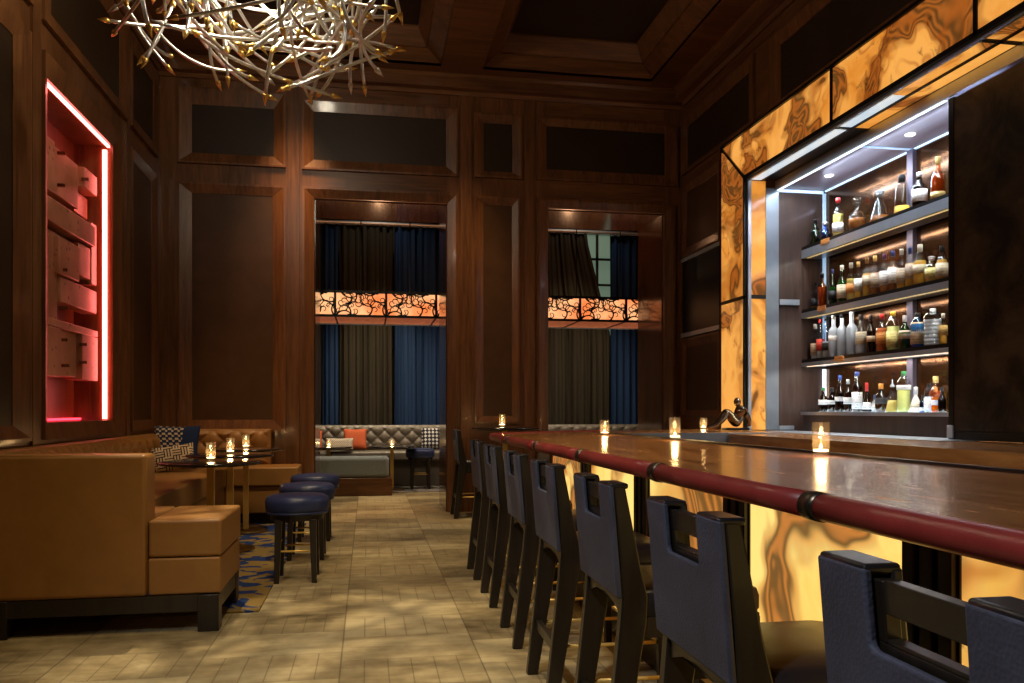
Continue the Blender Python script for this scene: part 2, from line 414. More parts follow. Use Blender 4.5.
# back wall with two openings
D1 = (-.60, .925, 3.625); D2 = (2.138, 3.60, 3.62); TW = .95
m = MB()
m.box(XL-.4, D1[0], YB, YB+TW, 0, 5.5).box(D1[1], D2[0], YB, YB+TW, 0, 5.5).box(D2[1], XR+.6, YB, YB+TW, 0, 5.5)
wb = struct(m, 'wall_back', 'mahogany', 'mahogany panelled back wall with two tall openings', 'wall')
m = MB().box(D1[0], D1[1], YB, YB+TW, D1[2], 5.5).box(D2[0], D2[1], YB, YB+TW, D2[2], 5.5)
m.obj('lintel', 'mahogany_x', wb)
for d in (D1, D2):
    MB().box(d[0], d[0]+.012, YB+.05, YB+TW, 0, d[2]-.012).obj('jamb_lining', 'reveal_wood', wb)
    MB().box(d[1]-.012, d[1], YB+.05, YB+TW, 0, d[2]-.012).obj('jamb_lining', 'reveal_wood', wb)
    MB().box(d[0], d[1], YB+.05, YB+TW, d[2]-.012, d[2]).obj('head_lining', 'reveal_wood', wb)
F = lambda o, i, lm='panel_leather', **k: moulding(wb, 'Y', YB, -1, o, i, leather_mat=lm, **k)
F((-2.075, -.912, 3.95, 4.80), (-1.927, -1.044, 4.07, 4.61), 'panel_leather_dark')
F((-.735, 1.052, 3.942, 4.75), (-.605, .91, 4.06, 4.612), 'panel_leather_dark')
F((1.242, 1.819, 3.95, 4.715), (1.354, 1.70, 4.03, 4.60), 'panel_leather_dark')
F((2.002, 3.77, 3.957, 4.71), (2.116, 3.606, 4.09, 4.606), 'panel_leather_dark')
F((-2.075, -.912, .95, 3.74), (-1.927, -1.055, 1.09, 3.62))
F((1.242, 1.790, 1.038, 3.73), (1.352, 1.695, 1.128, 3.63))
def architrave(d, x0, x1, z1):
    m = MB(); e = .03
    P = lambda x, z, dd: (x, YB-dd, z)
    for (a, b) in (((x0, 0), (d[0], 0)), ((x1, 0), (d[1], 0))):
        xo, xi = a[0], b[0]; sg = 1 if xi > xo else -1; zi = d[2]
        m._add([P(xo, 0, 0), P(xo, 0, .04), P(xo+sg*e, 0, .04), P(xi, 0, .012), P(xi, 0, 0), P(xo, z1, 0), P(xo, z1, .04), P(xo+sg*e, z1-e, .04), P(xi, zi, .012), P(xi, zi, 0)],
               [(0, 1, 6, 5), (1, 2, 7, 6), (2, 3, 8, 7), (3, 4, 9, 8), (0, 1, 2, 3, 4)])
    m._add([P(x0, z1, 0), P(x0, z1, .04), P(x0+e, z1-e, .04), P(d[0], d[2], .012), P(d[0], d[2], 0), P(x1, z1, 0), P(x1, z1, .04), P(x1-e, z1-e, .04), P(d[1], d[2], .012), P(d[1], d[2], 0)],
           [(0, 1, 6, 5), (1, 2, 7, 6), (2, 3, 8, 7), (3, 4, 9, 8)])
    return m.obj('architrave', 'mahogany', wb)
architrave(D1, -.735, 1.052, 3.75); architrave(D2, 2.002, 3.735, 3.735)
MB().box(-.912+.03, -.735-.03, YB-.02, YB, 0, 4.93).obj('stile', 'mahogany', wb)
MB().box(1.052+.03, 1.242-.03, YB-.02, YB, 0, 4.93).obj('stile', 'mahogany', wb)
MB().box(1.819+.03, 2.002-.03, YB-.02, YB, 0, 4.93).obj('stile', 'mahogany', wb)

# left wall with lit niche
NY0, NY1, NZ0, NZ1 = 6.36, 7.90, 1.11, 3.575
m = MB().box(XL-.4, XL, Y0, NY0, 0, 5.5).box(XL-.4, XL, NY1, YB, 0, 5.5).box(XL-.4, XL, NY0, NY1, 0, NZ0).box(XL-.4, XL, NY0, NY1, NZ1, 5.5)
m.box(XL-.4, XL-.32, NY0, NY1, NZ0, NZ1)
wl = struct(m, 'wall_left', 'mahogany', 'mahogany panelled wall with the red-lit niche', 'wall')
L = lambda o, i, lm='panel_leather_dark', **k: moulding(wl, 'X', XL, 1, o, i, leather_mat=lm, **k)
# moulding around the niche
m = MB(); o_ = [(6.24, .99), (8.05, .99), (8.05, 3.73), (6.24, 3.73)]; i_ = [(NY0, NZ0), (NY1, NZ0), (NY1, NZ1), (NY0, NZ1)]
vs = [(XL, a, z) for a, z in o_]+[(XL+.04, a, z) for a, z in o_]+[(XL+.008, a, z) for a, z in i_]+[(XL, a, z) for a, z in i_]
m._add(vs, [(i+4*k, (i+1) % 4+4*k, (i+1) % 4+4*(k+1), i+4*(k+1)) for k in range(3) for i in range(4)]).obj('niche_moulding', 'mahogany', wl)
L((6.24, 8.27, 3.945, 4.85), (6.42, 8.10, 4.06, 4.70)); L((8.42, 9.45, 3.945, 4.85), (8.55, 9.30, 4.06, 4.70)); L((2.5, 6.05, 3.945, 4.85), (2.65, 5.88, 4.06, 4.70))
L((8.42, 9.40, .99, 3.75), (8.55, 9.24, 1.1, 3.62), 'panel_leather'); L((2.5, 6.02, .99, 3.75), (2.65, 5.77, 1.1, 3.62))
for ya, yb in ((6.07, 6.22), (8.29, 8.40)):
    MB().box(XL, XL+.02, ya, yb, 0, 4.93).obj('stile', 'mahogany', wl)

# right wall: pieces round the shelf niche
BY0, BY1, BZ0, BZ1 = 1.2, 7.79, .985, 3.55
m = MB().box(XR, XR+.32, BY1, YB, 0, 5.5).box(XR, XR+.32, BY0, BY1, BZ1, 5.5).box(XR, XR+1.1, Y0, BY0, 0, 5.5)
wr = struct(m, 'wall_right', 'mahogany_y', 'dark panelled wall behind the bar', 'wall')
Q = lambda o, i, lm='panel_leather_dark', **k: moulding(wr, 'X', XR, -1, o, i, leather_mat=lm, **k)
Q((7.62, 9.5, 4.06, 4.75), (7.75, 9.36, 4.12, 4.61)); Q((2.4, 7.29, 4.06, 4.74), (2.6, 7.10, 4.10, 4.606))
Q((8.42, 9.52, 3.05, 3.93), (8.5, 9.4, 3.16, 3.82), 'panel_leather'); Q((8.42, 9.52, 1.12, 2.06), (8.5, 9.4, 1.2, 1.96), 'panel_leather')
MB().box(XR-.02, XR, 8.44, 9.5, 2.13, 3.0).obj('dark_glass_panel', 'dark_steel', wr)
MB().box(XR-.035, XR, 8.42, 9.52, 2.08, 2.13).box(XR-.035, XR, 8.42, 9.52, 3.0, 3.04).obj('panel_ledge', 'steel', wr)

# ceiling: beams and stepped coffers
coff = [(1.30, 3.32, 5.3, 9.30), (-1.67, .82, 5.3, 9.30), (1.30, 3.32, .8, 4.75), (-1.67, .82, .8, 4.75)]
m = MB()
xs = [XL-.4, -1.67, .82, 1.30, 3.32, 5.2]; ys = [Y0, .8, 4.75, 5.3, 9.30, YB]
for i in range(5):
    for j in range(5):
        if i in (1, 3) and j in (1, 3): continue
        m.box(xs[i], xs[i+1], ys[j], ys[j+1], ZT, ZT+.06)
m.box(XL-.4, 5.2, Y0, YB, 5.5, 5.6)
ce = struct(m, 'ceiling', 'mahogany_x', 'dark mahogany coffered ceiling', 'ceiling')
for (x0, x1, y0, y1) in coff:
    m = MB()
    R4 = lambda e, z: [(x0+e, y0+e, z), (x1-e, y0+e, z), (x1-e, y1-e, z), (x0+e, y1-e, z)]
    rings = [R4(0, ZT), R4(.0, ZT+.03), R4(.16, ZT+.12), R4(.18, ZT+.12), R4(.18, ZT+.14), R4(.27, ZT+.30), R4(.27, ZT+.36)]
    vs = [q for r in rings for q in r]
    m._add(vs, [(i+4*k, (i+1) % 4+4*k, (i+1) % 4+4*(k+1), i+4*(k+1)) for k in range(6) for i in range(4)]).obj('coffer_moulding', 'mahogany_x', ce)
    MB().box(x0+.25, x1-.25, y0+.25, y1-.25, ZT+.32, ZT+.38).obj('coffer_panel', 'panel_leather_dark', ce)
def cornice(name, pts, axis, a0, a1, label):
    return struct(MB().prism(pts, a0, a1, axis), name, 'mahogany_x' if axis == 'X' else 'mahogany_y', label, 'cornice')
cornice('trim_1', [(YB, 4.90), (YB-.03, 4.90), (YB-.05, 4.94), (YB-.13, 4.95), (YB-.13, 5.07), (YB-.16, ZT), (YB, ZT)], 'X', XL, XR, 'wooden cornice along the top of the back wall')
cornice('trim_2', [(XL, 4.90), (XL+.03, 4.90), (XL+.05, 4.94), (XL+.13, 4.95), (XL+.13, 5.07), (XL+.16, ZT), (XL, ZT)], 'Y', Y0, YB-.17, 'wooden cornice along the wall with the red niche')
cornice('trim_3', [(XR, 4.90), (XR-.03, 4.90), (XR-.05, 4.94), (XR-.13, 4.95), (XR-.13, 5.07), (XR-.16, ZT), (XR, ZT)], 'Y', Y0, YB-.17, 'wooden cornice along the wall behind the bar')

# ------------------------------------------------------------------ lounge beyond the openings
YL = 14.0
lw = struct(MB().box(-3.2, 5.8, YL, YL+.1, 0, 5.3), 'wall_lounge', 'lounge_wall_dark', 'dark far wall of the lounge behind the curtains', 'wall')
struct(MB().box(-3.3, -3.2, YB+TW, YL+.1, 0, 5.3).box(5.8, 5.9, YB+TW, YL+.1, 0, 5.3), 'wall_lounge_side', 'lounge_wall_dark', 'dark side walls of the lounge', 'wall')
struct(MB().box(-3.3, 5.9, YB+TW, YL+.1, 5.2, 5.3), 'ceiling_lounge', 'plaster_dark', 'dark ceiling of the lounge', 'ceiling')
tag(MB().box(-3.1, 5.7, 12.0, 13.95, 0, .012).obj('lounge_carpet', 'carpet_grey'), 'grey patterned carpet under the lounge seats', 'carpet')
w1 = thing('window_1', 'pale green lit window seen between the lounge curtains', 'window', (4.0, 13.98, 2.6), kind='structure')
m = MB()
for x in (3.55, 3.98, 4.42): m.box(x-.02, x+.02, 13.93, 13.97, 2.5, 4.3)
for z in (2.5, 2.95, 3.4, 3.85, 4.3): m.box(3.55, 4.42, 13.93, 13.97, z-.018, z+.018)
m.obj('window_frame', 'lounge_wall_dark', w1)
MB().box(3.55, 4.42, 13.975, 13.99, 2.5, 4.3).obj('pane', 'window_glow', w1)
def curtain(x0, x1, mat, label, slant=0., y=13.55, z1=4.2, wave=.045):
    nf = max(3, int((x1-x0)/.11)); x0 += .014; x1 -= .014
    def fn(u, v):
        z = .02+(z1-.02)*v
        hi = x1
        if slant and z > 2.5: hi = x1-slant*min(1, (z-2.5)/1.6)
        x = x0+(hi-x0)*u
        ph = u*nf*2*PI
        return (x+.012*math.sin(ph*1.7+3*v), y+wave*math.sin(ph)*(.6+.4*math.sin(ph*.31+1))+.015*math.sin(5*v+ph*.2), z)
    o = MB().grid(fn, nf*8, 20 if slant else 6).obj('curtain', mat, smooth=True, solid=.006)
    return tag(o, label, 'curtain', 'floor length lounge curtains')
curtain(-1.6, -.73, 'curtain_brown', 'brown curtain hidden at the jamb of the opening behind the banquette')
curtain(-.73, -.46, 'curtain_blue', 'narrow blue curtain behind the orange lounge pillow, edge of first opening')
curtain(-.46, .42, 'curtain_brown', 'wide brown curtain in the middle of the opening beside the banquette')
curtain(.42, 1.35, 'curtain_blue', 'wide blue curtain beside the pillar between the two openings')
curtain(1.35, 2.95, 'curtain_brown', 'brown curtain mostly hidden behind the pillar between the openings')
curtain(2.95, 4.10, 'curtain_brown', 'olive brown curtain drawn aside over the pale window', slant=.42)
curtain(4.10, 4.95, 'curtain_blue', 'blue curtain beside the pale window, in the opening nearer the bar', y=13.6)

for xa, xb, w_ in ((-1.6, 2.0, 'first'), (2.1, 4.95, 'second')):
    tag(MB().tube([(xa, 13.5, 4.235), (xb, 13.5, 4.235)], .022, 10).box(xa, xb, 13.53, 13.58, 4.206, 4.25).obj('curtain_rail', 'steel'), 'pale metal curtain rail at the head of the curtains in the '+w_+' opening', 'curtain rail', 'lounge curtain rails')

def tufted(axis_pt, du, dv, w, h, amp, nu, nv, nrm, pu, pv):
    """grid of diamond tufts; axis_pt lower-left corner, du/dv unit vectors, nrm outward"""
    A, U, V, Nn = Vector(axis_pt), Vector(du), Vector(dv), Vector(nrm)
    def fn(u, v):
        a, b = u*w/pu, v*h/pv
        p_, q_ = a+b, a-b
        t = (abs(math.sin(PI*p_)*math.sin(PI*q_)))**.42
        e = min(1, 7*min(v, 1-v), 9*min(u, 1-u)) ; e = e*e*(3-2*e)
        return tuple(A+U*(u*w)+V*(v*h)+Nn*(amp*(t*.8+.2)*e))
    return MB().grid(fn, nu, nv)
def buttons(axis_pt, du, dv, w, h, pu, pv, nrm, r=.012):
    A, U, V, Nn = Vector(axis_pt), Vector(du), Vector(dv), Vector(nrm)
    m = MB()
    i = 0
    while i*pu/2 < w-.02:
        j = 0
        while j*pv/2 < h-.02:
            if (i+j) % 2 == 0 and i and j:
                c = A+U*(i*pu/2)+V*(j*pv/2)+Nn*.004
                m.lathe([(0, -r*.6), (r, -r*.3), (r*.9, r*.3), (0, r*.6)], 8, tuple(c))
            j += 1
        i += 1
    return m

s = thing('lounge_sofa', 'long grey button-tufted sofa under the lounge curtains', 'sofa', (1.5, 13.1, .012))
tufted((-1.6, 13.28, .56), (1, 0, 0), (0, 0, 1), 6.6, .40, .06, 420, 40, (0, -1, 0), .22, .21).obj('tufted_back', 'grey_leather', s, smooth=True)
MB().box(-1.6, 5.0, 13.28, 13.46, .02, .955).obj('back_frame', 'grey_leather', s, bevel=.025)
MB().box(-1.6, 5.0, 12.78, 13.30, .40, .565).obj('seat', 'grey_leather', s, bevel=.04, seg=3)
MB().box(-1.6, 5.0, 12.84, 13.3, .02, .40).obj('base', 'grey_leather', s, bevel=.01)

b = thing('lounge_bench', 'grey tweed bench back on a low wooden plinth, seen through the first opening', 'bench', (-.35, 11.8, 0))
MB().box(-1.35, .34, 11.62, 11.98, 0, .25).obj('plinth', 'mahogany_x', b, bevel=.008)
m = MB()
for k in range(4): m.box(.34, .347, 11.625, 11.7, .03+k*.055, .055+k*.055)
m.obj('plinth_joint', 'bar_top_wood', b)
MB().box(-1.33, .30, 11.64, 11.96, .25, .545).obj('upholstery', 'grey_tweed', b, bevel=.05, seg=4)

def cushion(name, w, h, d, mat, label, loc, rz=0, rx=0, ry=0, group=None):
    m = MB()
    def puff(sgn):
        def fn(u, v):
            a, b_ = 2*u-1, 2*v-1
            t = max(0, (1-a**4)*(1-b_**4))**.5
            pin = 1-.06*(1-abs(b_))*abs(a)**3; pin2 = 1-.06*(1-abs(a))*abs(b_)**3
            return (a*w/2*pin, sgn*d/2*t, b_*h/2*pin2)
        return fn
    m.grid(puff(-1), 20, 20).grid(puff(1), 20, 20)
    o = m.obj(name, mat, smooth=True, weld=True)
    o.rotation_euler = (rx, ry, rz); o.location = loc
    return tag(o, label, 'cushion', group)
cushion('cushion', .36, .33, .12, 'orange_fabric', 'orange woven cushion on the grey lounge sofa', (-.19, 13.0, .745), 0, R(-14))
cushion('cushion', .42, .19, .12, 'cushion_stripe', 'small pale striped bolster lying before the orange lounge cushion', (-.42, 12.80, .675), 0, R(-10))
cushion('cushion', .30, .34, .12, 'cushion_dots', 'black and white patterned cushion at the end of the grey sofa', (.99, 13.0, .75), 0, R(-14))
cushion('cushion', .26, .3, .12, 'orange_fabric', 'dull red cushion half hidden by the jamb on the grey lounge sofa', (-.82, 13.0, .73), 0, R(-14))

# pendant lamp running through the lounge
pl = thing('lounge_pendant', 'long glowing orange box pendant with black scrollwork in the lounge', 'pendant lamp', (1.4, 11.8, 2.47))
X0p, X1p, Yf, Yr, Zl, Zh = -1.11, 4.34, 11.3, 12.35, 2.475, 2.80
MB().box(X0p, X1p, Yf+.02, Yr, Zl+.015, Zh-.01).obj('lamp_shade', 'pendant_glow', pl)
MB().box(X0p, X1p, Yf+.03, Yr-.03, Zl, Zl+.012).obj('diffuser', 'pendant_under', pl)
m = MB()
for z in (Zl, Zh): m.box(X0p-.01, X1p+.01, Yf-.005, Yf+.025, z-.016, z+.016)
PW = .681
for k in range(9):
    x = X0p+k*PW
    m.box(x-.016, x+.016, Yf-.005, Yf+.025, Zl, Zh)
    if k in (0, 8): m.box(x-.016, x+.016, Yf, Yr, Zl-.016, Zl).box(x-.016, x+.016, Yf, Yr, Zh, Zh+.016)
    m.box(x-.01, x+.01, Yf, Yr, Zl-.012, Zl+.004)
m.box(X0p-.01, X1p+.01, Yr-.02, Yr+.01, Zl-.016, Zl+.016)
m.obj('frame', 'black_metal', pl)
rs = random.Random(3)
def scroll(m, x, z, a, ln, r, turn, depth):
    pts = []; px, pz, ang = x, z, a; n = 14
    for i in range(n):
        pts.append((px, Yf+.012, pz)); px += math.cos(ang)*ln/n; pz += math.sin(ang)*ln/n
        px = min(max(px, x0s+.02), x0s+PW-.02); pz = min(max(pz, Zl+.022), Zh-.022)
        ang += turn*(1+i/n*1.6)/n
        if depth and i in (4, 8, 11): scroll(m, px, pz, ang+(.9 if turn < 0 else -.9), ln*.5, r*.75, -turn*1.25, depth-1)
    m.tube(pts, [r*(1-.55*i/(n-1)) for i in range(n)], 5)
for k in range(8):
    x0s = X0p+k*PW
    m = MB(); rs.seed(11)
    for (fx, fz, a, ln, tn) in ((.02, .02, .9, .40, -2.6), (.3, .02, 1.4, .34, 2.6), (.52, .98, -1.9, .40, 2.4), (.98, .6, 3.4, .40, -2.4), (.98, .03, 2.2, .36, -2.8), (.12, .98, -.9, .40, 2.2), (.65, .02, .7, .30, 2.4), (.4, .98, -1.2, .3, -2.5), (.2, .5, .2, .3, 2.8), (.8, .98, -2.4, .3, -2.2)):
        scroll(m, x0s+fx*PW, Zl+fz*(Zh-Zl), a, ln, .0125, tn, 1)
    m.obj('scrollwork', 'black_metal', pl)
m = MB()
for x in (-.09, .59, 1.9, 3.0, 3.66): m.tube([(x, Yf+.3, Zh), (x, Yf+.3, 5.2)], .008, 6)
m.obj('hanging_rod', 'black_metal', pl)

# ------------------------------------------------------------------ backlit stone portal round the shelves
po = thing('onyx_portal', 'backlit amber stone surround framing the bottle shelves', 'surround', (XR, 5, .985))
T = .035
def opanel(pts, x0=XR-T, x1=XR-.004, name='stone_panel', mat='onyx_portal'):
    return MB().prism(pts, x0, x1, 'X').obj(name, mat, po)
ZI, ZO, YI, YO = 3.56, 4.03, 7.79, 8.37
g = .018
opanel([(YO-.02, .99), (YO-.02, 2.33), (YI+.03, 2.33), (YI+.03, .99)])
opanel([(YO-.02, 2.33+g*2), (YO-.02, ZO-.05), (YI+.03, ZI-.02), (YI+.03, 2.33+g*2)])
ysp = [6.21, 4.58, 2.95, 1.3]
prev = None
for k, ya in enumerate(ysp):
    if k == 0: opanel([(YO-.06, ZO-.015), (YI-.0, ZI+.025), (ya+g, ZI+.025), (ya+g, ZO-.015)])
    else: opanel([(ysp[k-1]-g, ZO-.015), (ysp[k-1]-g, ZI+.025), (ya+g, ZI+.025), (ya+g, ZO-.015)])
# reveal and soffit panels
MB().box(XR+.02, XR+.185, BY1-.012, BY1-.002, 1.0, 2.33).obj('reveal_panel', 'onyx_portal', po)
MB().box(XR+.02, XR+.185, BY1-.012, BY1-.002, 2.37, 3.53).obj('reveal_panel', 'onyx_portal', po)
for k in range(4):
    ya = ysp[k]; yb = BY1 if k == 0 else ysp[k-1]
    for q, (xa, xb) in enumerate(((XR+.01, XR+.13), (XR+.155, XR+.285))):
        if k == 0: MB().box(xa, xb, ya+g, yb-g, 3.538, 3.552).obj('soffit_panel', ('painted_led_wash', 'dark_steel')[q], po)
        elif k == 1 and q == 0:
            MB().box(xa, xb, 5.5, yb-g, 3.538, 3.552).obj('soffit_panel', 'painted_led_wash', po)
            MB().box(xa, xb, ya+g, 5.5, 3.538, 3.552).obj('soffit_panel', 'onyx_portal', po)
        else: MB().box(xa, xb, ya+g, yb-g, 3.538, 3.552).obj('soffit_panel', 'onyx_portal', po)
m = MB()
xa, xb = XR-T-.008, XR-.002
bar = lambda p: m.prism(p, xa, xb, 'X')
bar([(YO-.02, .99), (YO+.0, .99), (YO+.0, ZO+.02), (YO-.02, ZO)])
bar([(YI, .99), (YI+.03, .99), (YI+.03, ZI+.01), (YI, ZI-.01)])
bar([(YO, ZO+.02), (YO, ZO-.0), (1.25, ZO-.015), (1.25, ZO+.02)])
bar([(YI+.03, ZI-.012), (YI+.03, ZI+.025), (1.25, ZI+.025), (1.25, ZI-.012)])
bar([(YO-.0, ZO-.0), (YO-.03, ZO+.0), (YI-.01, ZI+.01), (YI+.03, ZI-.0)])
bar([(YO, 2.33), (YO, 2.33+2*g), (YI, 2.33+2*g), (YI, 2.33)])
for ya in ysp: bar([(ya-g, ZI), (ya+g, ZI), (ya+g, ZO), (ya-g, ZO)])
m.box(XR+.13, XR+.155, 1.25, BY1, 3.528, 3.552)
for ya in ysp: m.box(XR, XR+.285, ya-g, ya+g, 3.528, 3.552)
m.box(XR+.02, XR+.185, BY1-.02, BY1-.004, 2.33, 2.37)
m.obj('frame', 'dark_steel', po)
MB().box(XR-.012, XR+.02, BY1-.03, BY1-.002, .99, 3.55).box(XR-.012, XR+.012, 1.25, BY1-.03, 3.53, 3.556).obj('edge_trim', 'steel', po)

# ------------------------------------------------------------------ bottle cabinet in the niche
XS, XBK = 4.40, 4.66
cab = thing('bottle_cabinet', 'lit bottle cabinet recessed in the wall behind the bar', 'cabinet', (XR+.4, 5, .985))
MB().box(XBK, XBK+.05, BY0, BY1+.05, .9, 3.5).obj('back_panel', 'shelf_mirror', cab)
MB().box(XR+.32, XBK+.05, BY1-.0, BY1+.05, .9, 3.6).obj('side_panel', 'cabinet_wood', cab)
MB().box(XR+.29, XBK+.05, BY0, BY1, 3.46, 3.50).obj('ceiling_panel', 'cabinet_ceiling', cab)
MB().box(XR+.185, XR+.325, BY1-.02, BY1-.002, 1.0, 3.46).obj('steel_post', 'post_steel', cab)
MB().box(XR+.285, XR+.325, BY0, BY1-.02, 3.44, 3.53).obj('steel_header', 'steel', cab)
MB().box(XR+.30, XR+.325, 5.3, BY1-.03, 3.436, 3.44).obj('light_strip', 'led_soft', cab)
MB().box(XBK-.018, XBK-.004, 5.0, BY1-.03, 3.445, 3.458).obj('light_strip', 'led_blue', cab)
MB().box(XR+.33, XBK-.03, BY1-.022, BY1-.003, 3.43, 3.455).obj('light_strip', 'led_blue', cab)
MB().box(XBK-.03, XBK-.004, BY1-.03, BY1-.004, 1.75, 3.43).obj('corner_light', 'led_dim', cab)
MB().box(XBK-.03, XBK-.004, BY1-.03, BY1-.004, 1.19, 1.62).obj('corner_light', 'led_soft', cab)
MB().box(XR+.32, XBK, 6.38, 6.41, 3.452, 3.4595).obj('light_strip', 'led_dim', cab)
for yy in (7.25, 6.05):
    MB().lathe([(0, 0), (.03, 0), (.04, .006), (.04, .01), (0, .01)], 16, (4.38, yy, 3.449)).obj('spot_lamp', 'lamp_lens', cab)
MB().box(XBK-.04, XBK-.002, 6.35, 6.43, 1.18, 3.45).obj('upright', 'violet_steel', cab)
for (zt, zb) in ((2.87, 2.755), (2.226, 2.14), (1.715, 1.645)):
    sh = MB().box(XS+.004, XBK-.002, 4.7, BY1-.002, zt-.03, zt).obj('shelf_board', 'cabinet_wood', cab)
    MB().box(XS, XS+.03, 4.7, BY1-.002, zt-.032, zt).obj('shelf_edge', 'dark_steel', sh)
    MB().box(XS-.006, XS+.03, 4.7, BY1-.002, zb, zt-.032).obj('steel_fascia', 'steel', sh)
    MB().box(XS+.03, XBK-.06, 4.7, BY1-.002, zb, zb+.01).obj('under_plate', 'steel', sh)
    MB().box(XS+.03, XS+.042, 4.75, BY1-.05, zb-.004, zb).obj('shelf_light', 'led_warm' if zt < 2 else 'led_yellow', sh)
MB().box(4.3, XBK-.002, 4.7, 7.60, 1.165, 1.178).obj('glowing_shelf', 'led_soft', cab)
MB().box(4.29, 4.305, 4.7, 7.62, 1.15, 1.182).obj('steel_lip', 'steel', cab)
MB().box(4.31, XBK-.002, 4.7, 7.60, .985, 1.165).obj('riser', 'cabinet_wood', cab)
MB().box(XR+.33, 4.30, BY1-.03, BY1-.004, 1.0, 1.04).box(XR+.33, 4.36, BY1-.03, BY1-.004, 2.275, 2.33).obj('side_rail', 'steel', cab)
dr = thing('sliding_door', 'dark metal sliding door closing the near half of the bottle cabinet', 'door', (4.12, 3.2, .985))
MB().box(4.11, 4.14, 1.3, 5.20, 1.05, 3.42).obj('door_leaf', 'sliding_metal', dr, bevel=.004)
MB().box(4.105, 4.145, 5.20, 5.25, .992, 3.43).box(4.105, 4.145, 1.3, 5.20, .992, 1.05).obj('door_frame', 'dark_steel', dr)
MB().box(4.09, 4.105, 5.19, 5.25, 1.0, 1.09).obj('bracket', 'steel', dr, bevel=.004)

# ------------------------------------------------------------------ bottles
def profile(kind, h, r):
    if kind == 'whisky': return [(0, 0), (r*.96, 0), (r, .01), (r, h*.56), (r*.93, h*.62), (r*.6, h*.69), (r*.36, h*.74), (r*.33, h*.9), (r*.36, h*.9)], .9
    if kind == 'round': return [(0, 0), (r*.9, 0), (r, h*.06), (r, h*.48), (r*.9, h*.57), (r*.62, h*.66), (r*.42, h*.70), (r*.36, h*.76), (r*.34, h*.86)], .86
    if kind == 'wine': return [(0, 0), (r*.97, 0), (r, .01), (r, h*.5), (r*.8, h*.6), (r*.42, h*.7), (r*.36, h*.75), (r*.34, h*.92)], .92
    if kind == 'vodka': return [(0, 0), (r*.95, 0), (r, .01), (r, h*.60), (r*.92, h*.66), (r*.55, h*.71), (r*.42, h*.74), (r*.40, h*.93)], .93
    if kind == 'decanter': return [(0, 0), (r*.6, 0), (r*.86, h*.06), (r, h*.24), (r*.92, h*.42), (r*.6, h*.54), (r*.26, h*.60), (r*.22, h*.72), (r*.3, h*.74)], .74
    if kind == 'cone': return [(0, 0), (r, 0), (r, .015), (r*.92, h*.1), (r*.5, h*.5), (r*.26, h*.64), (r*.2, h*.74), (r*.28, h*.76)], .76
    if kind == 'taper': return [(0, 0), (r, 0), (r, .012), (r*.72, h*.74), (r*.64, h*.79), (r*.4, h*.81), (r*.4, h*.84)], .84
    if kind == 'shoulder': return [(0, 0), (r*.95, 0), (r, h*.05), (r, h*.66), (r*.86, h*.78), (r*.5, h*.85), (r*.36, h*.88), (r*.34, h*.93)], .93
    if kind == 'flask': return [(0, 0), (r*.9, 0), (r, h*.05), (r, h*.52), (r*.85, h*.62), (r*.38, h*.66), (r*.34, h*.8)], .8
    if kind == 'jar':
        p_ = [(0, 0)]
        for k in range(8):
            z0 = h*.82*k/8
            p_ += [(r*.9, z0), (r, z0+h*.02), (r, z0+h*.075), (r*.9, z0+h*.095)]
        return p_+[(r*.95, h*.83), (r*.75, h*.88), (r*.3, h*.9)], .9
    return [(0, 0), (r, 0), (r, h*.8), (r*.4, h*.86)], .86
